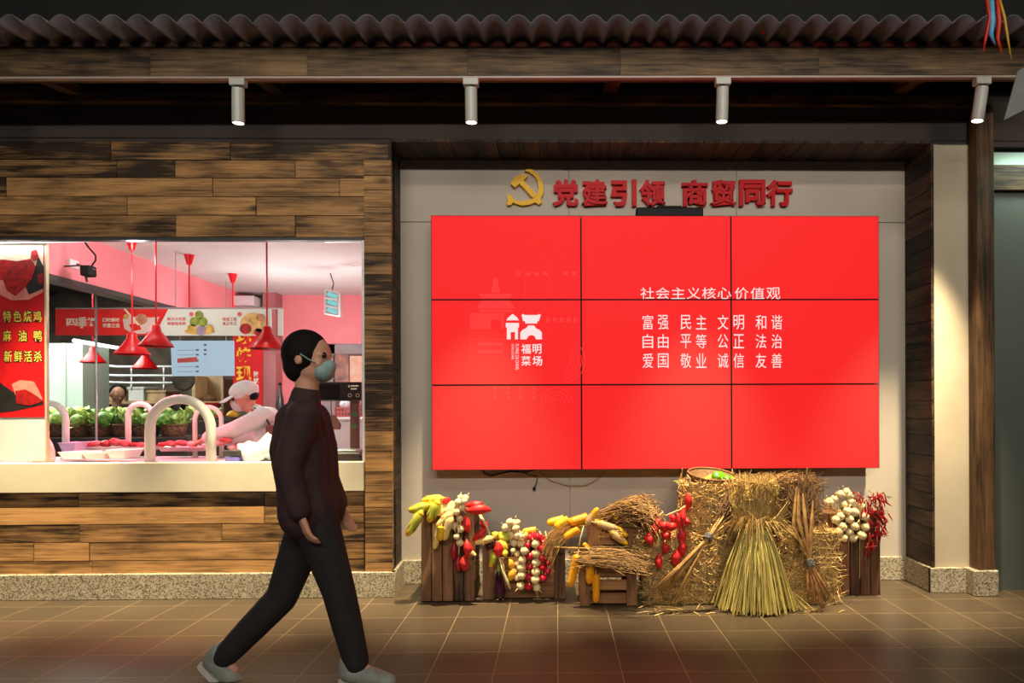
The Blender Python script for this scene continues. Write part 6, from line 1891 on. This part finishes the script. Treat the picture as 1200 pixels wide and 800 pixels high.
for s_ in (-1, 1): mb.ball(hc + V(.080, s_ * .039 - .01, .008), .014, 12, 8)
mb.build('eyes', mat('dark_eye', S(30, 24, 22), 0.2, 0.02), root, True)

# --- butcher leaning over the counter
DB = 5.86
P = lambda x, y, dy=0: at(x, y, DB + dy)
COAT = mat('white_work_coat', S(226, 224, 226), 0.75, 0.04, 10)
CAPM = mat('white_cap_cloth', S(224, 218, 220), 0.75, 0.03, 10)
root = thing('person', 'person in white work coat, white cap and face mask leaning over the meat counter', 'person', (P(318, 600).x, DB, 0))
hc = P(286, 464); hr = .112
fw = V(-.86, -.42, -.30)
body = MB()
head_mb(body, hc, hr, fw)
neck1, neck0 = P(291, 474), P(300, 484)
chest, waist, hip = P(311, 498), P(324, 525, .03), P(330, 552, .05)
sF, sB = P(309, 488, -.19), P(302, 487, .19)
eF, hF = P(275, 503, -.40), P(240, 514, -.36)
eB, hB = P(293, 516, -.14), P(268, 517, -.22)
body.limb([(neck0, .056), (neck1, .05)])
body.limb([(chest, .12), (waist, .11), (hip, .12)])
for s_ in (-1, 1): body.limb([(hip + V(0, .085 * s_, -.04), .088), (V(hip.x, hip.y + .09 * s_, .48), .056), (V(hip.x + .02, hip.y + .09 * s_, .09), .038)]); body.capsule(V(hip.x + .02, hip.y + .09 * s_, .05), V(hip.x - .14, hip.y + .09 * s_, .035), .038, .033)
for sh, el, ha, sd in ((sF, eF, hF, 1), (sB, eB, hB, -1)):
    body.limb([(chest + V(0, 0, .04), .07), (sh, .055), (el, .042), (ha, .028)])
    hand_mb(body, ha, (ha - el).normalized() + V(-.1, 0, -.25), V(.1, .1, -1), .165, .5, sd)
remeshed(body, 'body', SKINR, root, .0075, 3)
ct = MB()
for dy in (-.08, 0, .08):
    ct.limb([(chest + V(-.01, dy, .05), .10), (chest + V(.01, dy, -.04), .13), (waist + V(0, dy, 0), .13), (hip + V(0, dy, -.05), .14), (hip + V(.02, dy * 1.1, -.35), .15)])
ct.limb([(neck0 + V(.02, 0, -.02), .075), (neck0 + V(.005, 0, .012), .062)])
for sh, el, ha in ((sF, eF, hF), (sB, eB, hB)):
    ct.limb([(chest + V(0, (sh.y - DB) * .4, .06), .09), (sh, .078), (el, .064), (el.lerp(ha, .86), .05)])
remeshed(ct, 'work_coat', COAT, root, .009, 3)
f = fw.normalized(); up = (V(0, 0, 1) - f * f.z).normalized(); rt = f.cross(up); B = Matrix((rt, f, up)).transposed().to_4x4()
L = lambda x, y, z: hc + B @ Vector((x, y, z)) * hr
cp = MB(); cp.ball(L(0, -.10, .34), (.86 * hr, 1.02 * hr, .78 * hr), 24, 14, B); capo = remeshed(cp, 'cap', CAPM, root, .007, 3)
mb = MB(); top, bot = [], []
for i in range(9):
    a = -.95 + 1.9 * i / 8
    top.append((L(.84 * sin(a), .92 * cos(a) - .1, .26), L(.74 * sin(a), .95 * cos(a) + .72, .02 - .12 * abs(sin(a)))))
n = len(top)
for off in (0, .05):
    for p, q in top: mb.v += [p + B @ V(0, 0, off * hr), q + B @ V(0, 0, off * hr)]
for i in range(n - 1):
    a = 2 * i; mb.face((a, a + 1, a + 3, a + 2)); b = 2 * n + a; mb.face((b, b + 2, b + 3, b + 1)); mb.face((a + 1, b + 1, b + 3, a + 3)); mb.face((a, a + 2, b + 2, b))
mb.face((0, 2 * n, 2 * n + 1, 1)); mb.face((2 * n - 2, 2 * n - 1, 4 * n - 1, 4 * n - 2))
mb.build('peak', CAPM, capo, True)
mk = MB(); mk.ball(L(0, .62, -.46), (.46 * hr, .42 * hr, .50 * hr), 18, 12, B); remeshed(mk, 'face_mask', mat('pale_mask', S(220, 200, 206), 0.7, 0.04), root, .006, 3)
ha_ = MB(); ha_.ball(L(0, -.45, -.12), (.76 * hr, .56 * hr, .42 * hr), 18, 12, B); remeshed(ha_, 'hair', HAIR, root, .007, 3)
mb = MB()
for s_ in (-1, 1): mb.ball(L(s_ * .32, .76, -.02), .12 * hr, 10, 7)
mb.build('eyes', bpy.data.materials['dark_eye'], root, True)
DSTR = mat('dark_strap', S(44, 34, 34), 0.6, 0.1)
mb = MB().tube([P(298, 478, -.10), P(305, 482, -.21), P(313, 492, -.25), P(319, 504, -.23), P(322, 514, -.2)], .009, 6); st = mb.build('strap', DSTR, root, True)
a, b = at(312, 519, DB - .26), at(326, 498, DB - .26)
pc_ = MB().bbox(a.x, b.x, DB - .28, DB - .20, a.z, b.z, .012).build('hip_bag', mat('red_brown_leather', S(126, 62, 56), 0.45, 0.12, 16), root)
a, b = at(312, 507, DB - .28), at(326, 499, DB - .28)
MB().bbox(a.x, b.x, DB - .288, DB - .276, a.z, b.z, .004).build('flap', bpy.data.materials['red_brown_leather'], pc_)
mb = MB().tube([P(296, 480, -.16), P(296, 487, -.19), P(299, 492, -.2)], [.012, .018, .012], 8); mb.build('red_scarf', mat('red_scarf_cloth', S(186, 30, 40), 0.7, 0.1), root, True)

# --- shopper far off at the stall
DF = 9.45
P = lambda x, y, dy=0: at(x, y, DF + dy)
root = thing('person', 'shopper in dark clothes bending behind the vegetable stall, seen past the screen post', 'person', (P(136, 520).x, DF, 0))
hc = P(138, 462); body = MB(); head_mb(body, hc, .11, (.7, -.6, -.3))
body.limb([(P(136, 480), .055), (P(137, 470), .05)]); body.limb([(P(135, 490), .14), (P(134, 520), .13), (P(134, 545), .14)])
for s_ in (-1, 1):
    hp = P(134, 548, .09 * s_); body.limb([(hp, .09), (V(hp.x, hp.y, .45), .06), (V(hp.x, hp.y, .06), .04)])
    sh, el, ha = P(135, 485, .18 * s_), P(144, 500, .2 * s_ - .1), P(154, 500, .15 * s_ - .25)
    body.limb([(P(135, 488), .08), (sh, .06), (el, .045), (ha, .03)]); hand_mb(body, ha, (1, -.6, -.3), (0, 0, -1), .16, .4, s_)
remeshed(body, 'body', SKIN, root, .011, 2)
ct = MB()
for dy in (-.09, .09): ct.limb([(P(135, 486, dy), .115), (P(134, 520, dy), .135), (P(134, 550, dy), .145)])
for s_ in (-1, 1):
    sh, el, ha = P(135, 485, .18 * s_), P(144, 500, .2 * s_ - .1), P(154, 500, .15 * s_ - .25); ct.limb([(sh, .08), (el, .062), (el.lerp(ha, .8), .05)])
remeshed(ct, 'coat', mat('dark_grey_coat', S(64, 56, 62), 0.8, 0.1), root, .012, 2)
hm_ = MB(); hm_.ball(hc + V(-.02, .03, .03), (.10, .10, .105), 16, 10); remeshed(hm_, 'hair', HAIR, root, .01, 2)
